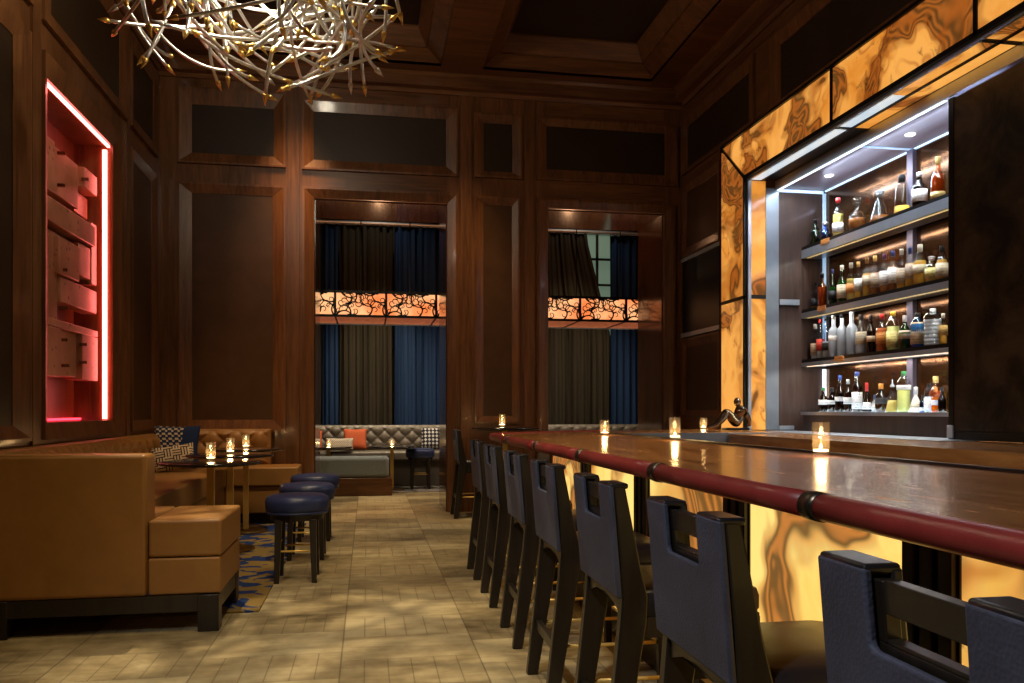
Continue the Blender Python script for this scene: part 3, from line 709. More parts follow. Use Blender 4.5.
def bottle(name, label, loc, h, r, kind, gmat, lq, fill, lab, lz, cap, shelf_group, flat=1.0):
    t = thing(name, label, 'bottle', loc, shelf_group)
    x, y, z = loc; n = 20
    prof, nt = profile(kind, h, r)
    MB().lathe(prof, n, loc, sx=flat).obj('glass_body', gmat, t, smooth=True)
    if lq:
        lp = [(0, .008)]
        for rr, zz in prof[1:]:
            zz2 = max(.008, zz)
            if zz2 < h*fill: lp.append((max(.001, rr-.004), zz2))
        zmax = h*fill
        lr = lp[-1][0]
        for (ra, za), (rb, zb_) in zip(prof[1:], prof[2:]):
            if za <= zmax <= zb_ and zb_ > za: lr = ra+(rb-ra)*(zmax-za)/(zb_-za)-.004
        lp += [(max(.001, lr), zmax), (0, zmax)]
        MB().lathe(lp, n, loc, sx=flat).obj('liquid', lq, t, smooth=True)
    if lab:
        z0, z1 = lz
        v, f = [], []
        k = 14
        def rad(zz):
            for (ra, za), (rb, zb_) in zip(prof[1:], prof[2:]):
                if za <= zz <= zb_ and zb_ > za: return ra+(rb-ra)*(zz-za)/(zb_-za)
            return r
        for q in (z0, z1):
            rr = rad(h*q)+.0015
            for i in range(k):
                a = PI*.62+PI*1.1*i/(k-1)+R(10)
                v.append((x+rr*flat*math.cos(a), y+rr*math.sin(a), z+h*q))
        f = [(i, i+1, k+i+1, k+i) for i in range(k-1)]
        MB()._add(v, f).obj('paper_label', lab, t, smooth=True, solid=.001)
    cr = prof[-1][0]*1.12
    zc = z+h*nt
    if cap == 'stopper':
        MB().lathe([(0, -.01), (cr*.7, -.01), (cr*.7, .01), (cr*1.2, h*.05), (cr*1.9, h*.12), (cr*1.9, h*.17), (cr*1.1, h*.23), (0, h*.26)], 14, (x, y, zc)).obj('stopper', 'bottle_clear', t, smooth=True)
    elif cap == 'pourer':
        MB().lathe([(0, 0), (cr, 0), (cr, .012), (.004, .03), (.003, h*.22), (0, h*.22)], 10, (x, y, zc)).obj('pourer', 'steel', t, smooth=True)
    elif cap == 'ball':
        MB().lathe([(0, -.005), (cr, -.005), (cr*1.1, .01)]+[(cr*1.5*math.cos(a), h*.07+h*.055*math.sin(a)) for a in [R(-60), R(-30), 0, R(30), R(60)]]+[(0, h*.125)], 14, (x, y, zc)).obj('stopper', 'cap_silver', t, smooth=True)
    elif cap:
        MB().lathe([(0, -.012), (cr, -.012), (cr*1.02, h*(1-nt)*.9), (cr*.85, h*(1-nt)), (0, h*(1-nt))], 14, (x, y, zc)).obj('cap', cap, t, smooth=True)
    return t
SH = [
 (2.87, 4.5, 'bottles on the top shelf', [
  (7.70, .274, .055, 'wine', 'bottle_green', 'dark_liquor', .6, None, None, 'cap_black', 'dark green bottle at the far end of the top shelf'),
  (7.521, .242, .06, 'decanter', 'bottle_blue', 'dark_liquor', .4, None, None, 'ball', 'squat blue decanter beside the dark green bottle on the top shelf'),
  (7.292, .389, .051, 'whisky', 'bottle_clear', 'pale_gold', .58, 'label_white', (.14, .36), 'cap_red', 'gold bottle with white label and red cap on the top shelf'),
  (6.978, .318, .079, 'decanter', 'bottle_clear', 'cognac', .36, None, None, 'stopper', 'round crystal decanter with tall stopper and amber spirit'),
  (6.635, .328, .089, 'cone', 'bottle_clear', 'cognac', .18, None, None, 'ball', 'conical crystal decanter with ball stopper, nearly empty'),
  (6.324, .339, .068, 'taper', 'bottle_clear', 'whisky', .2, None, None, 'cap_black', 'wide tapering clear bottle with a little whisky on the top shelf'),
  (6.098, .296, .058, 'whisky', 'bottle_dark', 'dark_liquor', .62, 'label_white', (.16, .5), 'cap_silver', 'dark liqueur bottle with white label and silver cap, top shelf'),
  (5.875, .356, .052, 'round', 'bottle_amber', 'cognac', .6, 'label_gold', (.05, .2), 'cap_gold', 'tall cognac bottle with gold cap next to the sliding door')]),
 (2.226, 4.5, 'bottles on the second shelf', [
  (7.70, .275, .043, 'whisky', 'bottle_clear', 'whisky', .4, 'label_black', (.1, .4), 'cap_black', 'half full amber bottle at the far end of the second shelf'),
  (7.576, .345, .045, 'whisky', 'bottle_amber', 'cognac', .6, None, None, 'cap_black', 'tall unlabelled amber bottle, second from the far end of the second shelf'),
  (7.389, .355, .039, 'wine', 'bottle_green', 'green_liquor', .5, 'label_black', (.15, .4), 'cap_blue', 'green whisky bottle with dark label on the second shelf'),
  (7.223, .366, .046, 'wine', 'bottle_green', 'green_liquor', .6, 'label_cream', (.12, .48), 'cap_white', 'green whisky bottle with large cream label and white cap'),
  (7.074, .365, .043, 'whisky', 'bottle_clear', 'pale_gold', .58, 'label_orange', (.2, .45), 'cap_white', 'gold whisky bottle with orange label and white cap'),
  (6.954, .353, .037, 'whisky', 'bottle_clear', 'whisky', .35, 'label_white', (.22, .55), 'cap_gold', 'slim whisky bottle with plain white label beside the orange label'),
  (6.822, .364, .041, 'whisky', 'bottle_clear', 'whisky', .6, 'label_cream', (.3, .55), 'cap_cream', 'gold whisky bottle with pale cap and cream label'),
  (6.702, .362, .041, 'whisky', 'bottle_clear', 'cognac', .58, 'label_beige', (.2, .55), 'cap_gold', 'copper coloured whisky with tall beige label and gold cap'),
  (6.563, .352, .042, 'whisky', 'bottle_clear', 'cognac', .3, 'label_white', (.2, .56), 'cap_purple', 'white labelled whisky with purple cap, low dark spirit'),
  (6.446, .356, .041, 'whisky', 'bottle_clear', 'cognac', .62, 'label_white', (.2, .58), 'cap_blue', 'white labelled dark whisky with navy cap before the upright'),
  (6.329, .349, .041, 'whisky', 'bottle_clear', 'whisky', .45, 'label_beige', (.15, .52), 'cap_white', 'pale beige labelled whisky in front of the cabinet upright'),
  (6.219, .342, .040, 'round', 'bottle_clear', 'whisky', .6, 'label_beige', (.22, .58), 'cap_blue', 'round shouldered whisky with beige label and blue cap'),
  (6.092, .342, .054, 'round', 'bottle_clear', 'whisky', .6, 'label_cream', (.28, .5), 'cap_white', 'broad gold whisky bottle with pale cork cap on the second shelf'),
  (5.951, .238, .049, 'flask', 'bottle_clear', 'pale_gold', .52, 'label_yellow', (.15, .5), 'ball', 'short squat whisky flask on the second shelf'),
  (5.830, .278, .044, 'round', 'bottle_clear', 'whisky', .6, 'label_cream', (.1, .5), 'cap_black', 'whisky with large cream label by the sliding door')]),
 (1.715, 4.5, 'bottles on the third shelf', [
  (7.70, .359, .046, 'whisky', 'bottle_clear', 'water_clear', .4, 'label_beige', (.12, .45), 'cap_silver', 'clear bottle with drab beige label at the far end of the third shelf'),
  (7.60, .396, .040, 'vodka', 'bottle_clear', 'water_clear', .5, 'label_red', (.2, .5), 'cap_red', 'clear vodka with red label and red cap'),
  (7.50, .413, .040, 'vodka', 'bottle_clear', 'water_clear', .4, 'label_black', (.18, .36), 'cap_black', 'clear bottle with black label and black cap on the third shelf'),
  (7.368, .411, .047, 'vodka', 'frosted_glass', None, 0, 'label_white', (.4, .52), 'cap_silver', 'frosted vodka bottle farthest from the sliding door'),
  (7.223, .409, .043, 'vodka', 'frosted_glass', None, 0, None, None, 'cap_black', 'plain frosted vodka bottle with black cap, middle of the three frosted ones'),
  (7.063, .41, .047, 'vodka', 'frosted_glass', None, 0, None, None, 'cap_silver', 'frosted vodka bottle beside the cream labelled gin'),
  (6.915, .369, .051, 'round', 'bottle_clear', 'water_clear', .5, 'label_cream', (.24, .56), 'cap_black', 'clear gin with cream label and black cap'),
  (6.766, .343, .036, 'whisky', 'bottle_dark', 'dark_liquor', .6, 'label_beige', (.3, .45), 'cap_black', 'slim dark bottle between the gin and the orange liqueur'),
  (6.6, .337, .049, 'whisky', 'bottle_clear', 'orange_liqueur', .62, 'label_orange', (.2, .5), 'cap_red', 'orange liqueur bottle with red cap'),
  (6.446, .337, .054, 'shoulder', 'bottle_clear', 'lime_liqueur', .62, 'label_yellow', (.1, .5), 'cap_yellow', 'yellow bottle with bright yellow cap'),
  (6.287, .289, .047, 'round', 'bottle_green', 'green_liquor', .6, 'label_cream', (.3, .55), 'cap_silver', 'dark green gin bottle with silver cap on the third shelf'),
  (6.122, .291, .054, 'shoulder', 'bottle_blue', 'blue_gin', .55, 'label_cream', (.1, .72), 'cap_black', 'bright blue gin bottle with tall cream label'),
  (5.935, .303, .069, 'jar', 'bottle_clear', 'water_clear', .7, None, None, 'cap_silver', 'wide ribbed clear bottle on the third shelf'),
  (5.815, .251, .032, 'whisky', 'bottle_clear', 'whisky', .5, 'label_gold', (.3, .62), 'cap_white', 'gold labelled bottle next to the sliding door on the third shelf')]),
 (1.178, 4.47, 'bottles on the lit bottom shelf', [
  (7.502, .245, .045, 'wine', 'bottle_dark', 'dark_liquor', .6, 'label_white', (.3, .5), 'cap_green', 'dark bottle with green cap at the far end of the bottom shelf'),
  (7.347, .241, .044, 'round', 'bottle_dark', 'dark_liquor', .6, 'label_white', (.32, .48), 'cap_black', 'round dark bottle, second on the lit bottom shelf'),
  (7.209, .351, .046, 'wine', 'bottle_dark', 'dark_liquor', .6, 'label_white', (.3, .42), 'cap_blue', 'tall navy bottle with small white label on the bottom shelf'),
  (7.076, .31, .038, 'whisky', 'bottle_dark', 'cognac', .6, 'label_white', (.25, .45), 'cap_silver', 'slim dark bottle between the navy and the tall white labelled one'),
  (6.931, .374, .044, 'vodka', 'bottle_dark', 'cognac', .6, 'label_white', (.08, .5), 'cap_blue', 'tallest dark bottle with large white label, bottom shelf'),
  (6.781, .268, .045, 'cone', 'bottle_dark', 'dark_liquor', .5, 'label_white', (.1, .34), 'cap_red', 'dark bottle with red cap on the bottom shelf'),
  (6.665, .156, .022, 'flask', 'frosted_glass', None, 0, 'label_white', (.1, .5), 'cap_blue', 'tiny pale bottle between the red and orange caps'),
  (6.571, .254, .050, 'round', 'bottle_dark', 'whisky', .4, 'label_black', (.3, .5), 'cap_orange', 'dark bottle with orange cap on the bottom shelf'),
  (6.411, .29, .061, 'cone', 'bottle_clear', 'pale_gold', .36, None, None, 'pourer', 'conical clear bottle half full of yellow spirit, with pourer'),
  (6.258, .349, .055, 'shoulder', 'bottle_clear', 'lime_liqueur', .6, 'label_white', (.55, .66), 'cap_green', 'tall rounded yellow green bottle at the upright'),
  (6.105, .212, .054, 'cone', 'white_ceramic', None, 0, 'label_cream', (.2, .34), 'cap_silver', 'white conical bottle on the lit bottom shelf'),
  (6.018, .145, .025, 'flask', 'bottle_blue', 'dark_liquor', .6, 'label_white', (.1, .3), 'cap_black', 'small blue bottle beside the white conical one'),
  (5.942, .234, .036, 'shoulder', 'bottle_clear', 'water_clear', .55, 'label_white', (.12, .5), 'cap_black', 'clear bottle with broad black cap on the bottom shelf'),
  (5.862, .201, .032, 'whisky', 'bottle_amber', 'whisky', .6, 'label_white', (.3, .5), 'cap_orange', 'small amber bottle with orange cap by the sliding door'),
  (5.79, .199, .030, 'wine', 'bottle_dark', 'dark_liquor', .6, None, None, 'cap_black', 'small dark bottle half behind the sliding door edge')]),
]
MAT['cap_cream'] = MAT['cork_cap']
for z, X, grp, lst in SH:
    for (y, h, r, kind, gm, lq, fill, lab, lz, cap, lb) in lst:
        bottle('liquor_bottle', lb, (X, y, z+.001), h, r, kind, gm, lq, fill, lab, lz, cap, grp)
bottle('liquor_bottle', 'round amber bottle standing behind the clear one on the bottom shelf', (4.575, 6.0, 1.179), .297, .054, 'round', 'bottle_amber', 'cognac', .6, None, None, 'cap_gold', 'bottles on the lit bottom shelf')
for i, (zt, y) in enumerate(((2.87, 7.36), (2.226, 7.42), (1.715, 7.12))):
    tag(MB().box(XS-.014, XS-.002, y-.09, y+.05, zt-.052, zt-.004).obj('shelf_tag', 'label_orange', bevel=.002),
        'small orange tag on the edge of the ' + ('top', 'second', 'third')[i] + ' bottle shelf', 'tag', 'tags on the shelf edges')

# ------------------------------------------------------------------ bar
base = thing('bar_cabinet', 'bar front of backlit yellow stone panels and black posts', 'bar front', (1.6, 3, 0))
XF = 1.32
MB().box(XF+.03, 1.95, -1.6, 6.2, 0, .953).box(2.0, 3.6, 7.05, 7.75, 0, .953).obj('carcass', 'ebony', base)
MB().box(XF-.02, XF+.03, -1.6, 6.2, 0, .13).obj('plinth', 'ebony', base, bevel=.004)
MB().box(XF-.03, XF+.03, -1.6, 6.2, .925, .953).obj('top_rail', 'ebony', base)
for k in range(7):
    ya = 4.945-1.035*k; yb = ya+.84
    MB().box(XF, XF+.02, ya, yb, .13, .925).obj('stone_panel', 'onyx_bar', base)
    y0p = ya-.195
    pst = MB().box(XF-.005, XF+.03, y0p, ya, .13, .925).obj('post', 'ebony', base)
    m = MB()
    for q in (0, 1, 2): m.box(XF-.022, XF-.005, y0p+.008+q*.065, y0p+.052+q*.065, .13, .925)
    m.obj('post_slat', 'ebony', pst, bevel=.003)
MB().box(XF-.022, XF+.03, 5.79, 6.2, .13, .925).obj('end_post', 'ebony', base, bevel=.004)

top = thing('bar_counter', 'long polished wooden bar top with padded red leather rail', 'bar counter', (1.6, 3, .93))
out = [(1.035, -1.6), (1.035, 6.62), (1.05, 6.70), (1.08, 6.76), (1.12, 6.80), (2.25, 7.62), (3.762, 8.25), (3.762, 6.95), (2.06, 6.95), (2.02, 6.9), (2.02, -1.6)]
MB().prism(out, .956, ZB).obj('worktop', 'bar_top_wood', top, bevel=.012, seg=3)
MB().box(2.02, 2.045, -1.6, 6.9, .90, ZB+.012).obj('drip_edge', 'dark_steel', top, bevel=.003)
MB().box(2.1, 3.762, 6.925, 6.95, .90, .996).obj('steel_fascia', 'steel', top)
RX, RZ, RR = 1.012, .980, .031
bands = [-.345, .69, 1.725, 2.76, 3.795, 4.83, 5.865]
segs = [-1.6]+bands+[6.62]
def seg_pts(a, b): return [(RX, a+(b-a)*i/4, RZ) for i in range(5)]
for i in range(len(segs)-1):
    pts = seg_pts(segs[i], segs[i+1])
    if i == len(segs)-2: pts += [(1.02, 6.70, RZ), (1.05, 6.765, RZ), (1.10, 6.81, RZ)]+[(1.10+1.13*t, 6.81+.83*t, RZ) for t in (.1, .3, .5, .7, .9, 1)]
    MB().tube(pts, RR, 20).obj('rail_pad', 'red_leather', top, smooth=True)
for y in bands:
    MB().lathe([(RR-.002, -.03), (RR+.003, -.03), (RR+.004, 0), (RR+.003, .03), (RR-.002, .03)], 24, (0, 0, 0), Matrix.Translation((RX, y, RZ)) @ Matrix.Rotation(R(90), 4, 'X')).obj('rail_band', 'band_metal', top, smooth=True)
MB().box(1.05, 1.065, -1.6, 6.6, .948, .956).obj('under_trim', 'brass', top)

bb = thing('back_bar_counter', 'wooden work counter under the bottle shelves', 'counter', (3.5, 4, 0))
MB().box(3.2, 4.31, BY0, 6.92, .93, .985).box(3.785, 4.31, 6.92, 7.76, .93, .985).obj('worktop', 'bar_top_wood', bb, bevel=.006)
MB().box(3.19, 3.2, BY0, 6.9, .87, .985).obj('nosing', 'bar_top_wood', bb)
MB().box(XR+.02, 4.30, 5.0, 7.75, .985, .99).obj('steel_tray', 'steel', bb)
MB().box(3.25, 4.3, BY0, 7.0, 0, .93).obj('carcass', 'ebony', bb)
m = MB()
for k in range(8): m.box(3.235, 3.25, 1.3+k*.7, 1.95+k*.7, .12, .84)
m.obj('door', 'ebony', bb, bevel=.004)

# candle glasses
def candle(loc, h, r, label):
    t = thing('candle_glass', label, 'candle holder', loc, 'glass candle holders')
    MB().lathe([(0, 0), (r*.95, 0), (r, .004), (r, h), (r*.94, h), (r*.92, .02), (0, .02)], 24, loc).obj('glass', 'candle_glass', t, smooth=True)
    w = MB().lathe([(0, .021), (r*.84, .021), (r*.84, h*.2), (0, h*.19)], 20, loc).obj('wax', 'candle_wax', t, smooth=False)
    MB().lathe([(0, h*.2), (.004, h*.23), (.006, h*.27), (.003, h*.33), (0, h*.37)], 10, loc).obj('flame', 'flame', t, smooth=True)
    lt = bpy.data.lights.new('candle_light', 'POINT'); lt.energy = 1.6; lt.color = (1, .58, .22); lt.shadow_soft_size = .02
    lo = bpy.data.objects.new('candle_light', lt); COL.objects.link(lo); lo.parent = t; lo.location = (0, 0, h*.5)
    return t
candle((1.921, 3.243, ZB+.001), .147, .036, 'tall candle glass on the bar nearest the camera')
candle((1.985, 5.107, ZB+.001), .15, .036, 'candle glass on the bar, second from the camera')
candle((1.83, 6.2, ZB+.001), .12, .034, 'candle glass near the far end of the bar')
candle((3.42, 8.0, ZB+.001), .12, .036, 'candle glass on the end counter beside the bronze figure')

# bronze figure on the end counter: an abstract reclining body
def skin(name, pts, edges, radii, mat, parent, sub=2):
    me = bpy.data.meshes.new(name); me.from_pydata(pts, edges, []); me.materials.append(MAT[mat])
    o = bpy.data.objects.new(name, me); COL.objects.link(o); o.parent = parent
    md = o.modifiers.new('skin', 'SKIN'); md.use_smooth_shade = True
    for i, q in enumerate(radii): o.data.skin_vertices[0].data[i].radius = q if isinstance(q, tuple) else (q, q)
    o.data.skin_vertices[0].data[0].use_root = True
    s_ = o.modifiers.new('sub', 'SUBSURF'); s_.levels = s_.render_levels = sub
    return o
fg = thing('bronze_sculpture', 'small bronze reclining figure on the end counter by the stone surround', 'sculpture', (3.62, 7.72, ZB+.002))
pts = [(-.30, -.02, .02), (-.20, -.02, .045), (-.125, -.01, .11), (-.075, 0, .19), (-.02, 0, .115), (.03, 0, .055), (.055, 0, .13), (.055, 0, .205), (.045, 0, .25), (.09, -.06, .19), (.13, -.075, .11), (.14, -.06, .03)]
edges = [(0, 1), (1, 2), (2, 3), (3, 4), (4, 5), (5, 6), (6, 7), (7, 8), (7, 9), (9, 10), (10, 11)]
skin('body', pts, edges, [.016, .030, .042, .050, .058, .072, .056, .066, .026, .030, .024, .020], 'bronze', fg)
MB().lathe([(.036*math.sin(a), -.046*math.cos(a)) for a in [PI*k/10 for k in range(11)]], 16, (3.62+.04, 7.72, ZB+.280)).obj('head', 'bronze', fg, smooth=True)
MB().box(3.52, 3.765, 7.66, 7.78, ZB+.001, ZB+.022).obj('base', 'black_metal', fg, bevel=.004)

# ------------------------------------------------------------------ bar stools
def rounded_rect(w, d, r, n=5):
    out = []
    for cx, cy, a0 in ((w/2-r, d/2-r, 0), (-w/2+r, d/2-r, 90), (-w/2+r, -d/2+r, 180), (w/2-r, -d/2+r, 270)):
        for i in range(n+1):
            a = R(a0+90*i/n); out.append((cx+r*math.cos(a), cy+r*math.sin(a)))
    return out
def make_stool():
    t = thing('bar_stool', 'bar stool', 'bar stool')
    HW = .225
    # rear legs sweep up into the back posts
    for s_ in (-1, 1):
        y0, y1 = (HW-.042, HW) if s_ > 0 else (-HW, -HW+.042)
        side = [(-.028, 0), (.022, 0), (.115, .55), (.118, .63), (.095, .72), (.045, .967), (.008, .967), (.03, .74), (.036, .62), (.028, .52)]
        MB().prism(side, y0, y1, 'Y').obj('rear_leg', 'ebony', t, bevel=.005)
    for s_ in (-1, 1):
        ya, yb = (HW-.047, HW-.005) if s_ > 0 else (-HW+.005, -HW+.047)
        yc, yd = (ya+.006*s_, yb) if s_ > 0 else (ya, yb-.006)
        MB().hexa([(.455, yc, 0), (.487, yc, 0), (.487, yd, 0), (.455, yd, 0)], [(.44, ya, .555), (.487, ya, .555), (.487, yb, .555), (.44, yb, .555)]).obj('front_leg', 'ebony', t, bevel=.004)
    MB().box(.06, .485, -HW+.006, -HW+.03, .50, .565).box(.06, .485, HW-.03, HW-.006, .50, .565).box(.463, .487, -HW+.03, HW-.03, .50, .565).obj('seat_frame', 'ebony', t, bevel=.003)
    # curved lower rail between the back posts
    arch = [(-.183, .565), (-.10, .592), (0, .602), (.10, .592), (.183, .565), (.183, .66), (-.183, .66)]
    MB().prism(arch, .042, .07, 'X').obj('back_rail', 'ebony', t)
    # wooden core with the grip slot, tilted with the posts
    xb = lambda z: .0365+(.008-.0365)*(z-.62)/.347
    m = MB()
    def slab(ya, yb, za, zb, xo, th):
        m.hexa([(xb(za)+xo, ya, za), (xb(za)+xo+th, ya, za), (xb(za)+xo+th, yb, za), (xb(za)+xo, yb, za)],
               [(xb(zb)+xo, ya, zb), (xb(zb)+xo+th, ya, zb), (xb(zb)+xo+th, yb, zb), (xb(zb)+xo, yb, zb)])
    slab(-.183, .183, .62, .865, .003, .025); slab(-.183, -.085, .865, .955, .003, .025); slab(.085, .183, .865, .955, .003, .025)
    slab(-.085, .085, .908, .957, .003, .025); slab(-.085, .085, .865, .872, .003, .025)
    m.obj('back_core', 'ebony', t, bevel=.002)
    def pad(xo, th, hw, name, mat):
        # U-shaped upholstery with a notch round the grip
        pts = [(-hw, .625), (hw, .625), (hw, .970), (.102, .970), (.100, .862), (.092, .854), (-.092, .854), (-.100, .862), (-.102, .970), (-hw, .970)]
        m = MB(); n = len(pts)
        v = [(xb(z)+xo, y, z) for y, z in pts]+[(xb(z)+xo+th, y, z) for y, z in pts]
        f = [tuple(q) for q in ((0, 9, 8, 7, 6), (0, 6, 5, 1), (1, 5, 4, 3, 2))]
        f += [tuple(i+n for i in q)[::-1] for q in f]
        f += [(i, (i+1) % n, n+(i+1) % n, n+i) for i in range(n)]
        m._add(v, f)
        return m.obj(name, mat, t, bevel=.006, seg=3)
    pad(-.016, .016, .2265, 'back_pad', 'stool_back_leather')
    pad(.029, .02, .181, 'front_pad', 'black_leather')
    # upholstery wraps the top edge on both sides of the grip
    for s_ in (-1, 1):
        ya, yb = (.103, .2255) if s_ > 0 else (-.2255, -.103)
        MB().box(-.006, .056, ya, yb, .958, .976).obj('top_pad', 'black_leather', t, bevel=.007, seg=3)
    m = MB()
    rr = rounded_rect(.43, .445, .05)
    prof = [(.965, .56), (1, .575), (1.0, .612), (.97, .634), (.80, .646), (.4, .651)]
    n = len(rr); vs = [(.285+x*k, y*k, z) for k, z in prof for x, y in rr]
    fs = [(a*n+i, a*n+(i+1) % n, (a+1)*n+(i+1) % n, (a+1)*n+i) for a in range(len(prof)-1) for i in range(n)]+[tuple(range(n))[::-1], tuple((len(prof)-1)*n+i for i in range(n))]
    m._add(vs, fs).obj('seat', 'black_leather', t, smooth=True)
    MB().box(.012, .036, -HW+.042, HW-.042, .205, .25).obj('stretcher', 'ebony', t, bevel=.003)
    for s_ in (-1, 1):
        MB().tube([(.03, s_*(HW-.024), .235), (.462, s_*(HW-.024), .235)], .0075, 8).obj('side_rod', 'brass', t, smooth=True)
    MB().box(.448, .494, -HW+.03, HW-.03, .232, .258).obj('foot_rest', 'brass', t, bevel=.003)
    return t
stool = make_stool()
index_kids()
lbl = ['bar stool nearest the camera, leather back filling the lower corner', 'second bar stool along the bar from the camera', 'third bar stool along the bar from the camera',
       'fourth bar stool along the bar, in the middle of the seven', 'fifth bar stool along the bar from the camera', 'sixth bar stool along the bar, second from its far end', 'last bar stool at the far end of the bar']
for i, y in enumerate((.975, 1.815, 2.62, 3.455, 4.265, 5.135, 5.955)):
    o = stool if i == 0 else copy_tree(stool)
    o.location = (.700+.011*y, y, .001); o.rotation_euler.z = R(-.5)
    tag(o, lbl[i], 'bar stool', 'bar stools along the bar')
o = copy_tree(stool); o.location = (.965, 9.22, .001)
tag(o, 'bar stool by itself against the pillar between the openings', 'bar stool', 'bar stools along the bar')

# ------------------------------------------------------------------ low round stools
def make_low():
    t = thing('round_stool', 'stool', 'stool')
    MB().lathe([(0, .475), (.185, .475), (.212, .485), (.22, .51), (.222, .555), (.214, .583), (.19, .598), (.1, .608), (0, .61)], 40).obj('seat', 'navy_leather', t, smooth=True)
    MB().lathe([(.207, .47), (.216, .478), (.218, .488), (.208, .49)], 40).obj('piping', 'navy_leather', t, smooth=True)
    MB().lathe([(0, .43), (.185, .43), (.19, .475), (0, .475)], 32).obj('apron', 'ebony', t)
    for i in range(4):
        a = R(45+90*i); c_, s_ = math.cos(a), math.sin(a)
        sx, sy = (1 if c_ > 0 else -1), (1 if s_ > 0 else -1)
        px, py = sx*.115, sy*.135
        w1, w2 = .017, .024
        MB().hexa([(px+sx*.012-w1, py+sy*.012-w1, 0), (px+sx*.012+w1, py+sy*.012-w1, 0), (px+sx*.012+w1, py+sy*.012+w1, 0), (px+sx*.012-w1, py+sy*.012+w1, 0)],
                  [(px-w2, py-w2, .44), (px+w2, py-w2, .44), (px+w2, py+w2, .44), (px-w2, py+w2, .44)]).obj('leg', 'ebony', t, bevel=.003)
    for a_, b_ in (((-.12, -.14), (.12, -.14)), ((-.12, .14), (.12, .14))):
        MB().tube([(a_[0], a_[1], .22), (b_[0], b_[1], .22)], .007, 8).obj('foot_rod', 'brass', t, smooth=True)
    for sx in (-1, 1): MB().tube([(sx*.12, -.14, .26), (sx*.12, .14, .26)], .007, 8).obj('foot_rod', 'brass', t, smooth=True)
    return t
ls = make_low(); index_kids()
for i, (x, y, lb) in enumerate(((-.49, 6.0, 'round navy stool nearest the camera in the row before the small tables'), (-.485, 6.88, 'middle round navy stool of the row before the small tables'), (-.48, 7.82, 'round navy stool farthest along the row before the small tables'),
                                (.79, 12.52, 'round navy stool on the carpet in the lounge'), (1.36, 12.5, 'second lounge stool, half hidden by the door jamb'))):
    o = ls if i == 0 else copy_tree(ls)
    o.location = (x, y, .013 if i > 2 else .001); tag(o, lb, 'stool', 'round navy stools')

# ------------------------------------------------------------------ small tables
def make_table():
    t = thing('side_table', 'table', 'table')
    MB().lathe([(0, .788), (.33, .788), (.355, .794), (.36, .804), (.355, .812), (.33, .815), (0, .815)], 48).obj('table_top', 'table_top_black', t, smooth=True)
    MB().lathe([(0, .03), (.035, .03), (.035, .78), (.10, .788), (0, .788)], 4, M=Matrix.Rotation(R(45), 4, 'Z')).obj('column', 'brass', t)
    MB().lathe([(0, 0), (.20, 0), (.2, .014), (.06, .022), (.05, .03), (0, .03)], 40).obj('base', 'dark_brass', t, smooth=False, bevel=.002)
    return t
tb = make_table(); index_kids()
tabs = [(-1.13, 6.3, 1, 'small black table nearest the camera, before the banquette'), (-1.15, 7.3, 1, 'middle small black table before the banquette'), (-1.17, 8.35, 1, 'small black table farthest along the banquette'),
        (1.44, 8.60, 1.25, 'taller small table against the pillar behind the bar end'), (.36, 12.35, .80, 'small lounge table before the tufted sofa'), (-.56, 12.35, .80, 'small lounge table behind the tweed bench')]
cl = ['candle glass on the small table nearest the camera', 'candle glass on the middle small table', 'candle glass on the farthest small banquette table', 'candle glass on the tall table against the pillar', 'tiny candle on the lounge table before the tufted sofa', 'tiny candle on the lounge table behind the tweed bench']
for i, (x, y, s_, lb) in enumerate(tabs):
    o = tb if i == 0 else copy_tree(tb)
    zf = .013 if y > 12 else (.011 if x < -1 else .001)
    o.location = (x, y, zf)
    o.scale.z = s_
    tag(o, lb, 'table', 'small round tables')
    candle((x+(.0, .0, .0, -.03, .0, .0)[i], y, zf+.816*s_), .135 if i < 4 else .10, .034, cl[i])

# ------------------------------------------------------------------ caramel banquette
bq = thing('banquette', 'U shaped caramel leather banquette along the wall under the red niche', 'banquette', (-1.5, 6.8, 0))
YN = 4.66
def upbox(name, x0, x1, y0, y1, z0, z1, bev=.03, mat='caramel_leather'):
    return MB().box(x0, x1, y0, y1, z0, z1).obj(name, mat, bq, bevel=bev, seg=4)
upbox('end_back', XL+.02, -1.165, YN, YN+.20, .20, .962, .022)
MB().tube([(XL+.03, YN+.012, .955), (-1.19, YN+.012, .955), (-1.172, YN+.012, .93), (-1.172, YN+.012, .21)], .006, 8).obj('piping', 'caramel_leather', bq, smooth=True)
upbox('end_seat', -1.16, -.785, YN+.02, 5.38, .405, .605, .016)
upbox('end_seat', XL+.25, -1.17, YN+.205, 5.38, .405, .605, .016)
upbox('end_base', -1.162, -.79, YN+.02, 5.37, .20, .40, .012)
upbox('end_base', XL+.05, -1.165, YN+.205, 5.37, .20, .40, .012)
upbox('long_seat', XL+.2, -1.44, 5.385, 9.05, .405, .60, .016)
upbox('long_base', XL+.2, -1.46, 5.38, 9.0, .12, .40, .012)
upbox('far_seat', -1.435, -.72, 8.86, 9.42, .405, .60, .016)
upbox('far_base', -1.455, -.74, 8.88, 9.42, .12, .40, .012)
upbox('long_back', XL+.02, XL+.17, YN+.22, 9.56, .40, .955, .02)
upbox('far_back', XL+.22, -1.055, 9.40, 9.56, .40, .99, .02)
tufted((XL+.22, 9.40, .60), (1, 0, 0), (0, 0, 1), .99, .385, .055, 90, 40, (0, -1, 0), .25, .26).obj('tufted_panel', 'caramel_leather', bq, smooth=True)
buttons((XL+.22, 9.40, .60), (1, 0, 0), (0, 0, 1), .99, .385, .25, .26, (0, -1, 0)).obj('buttons', 'caramel_leather', bq, smooth=True)
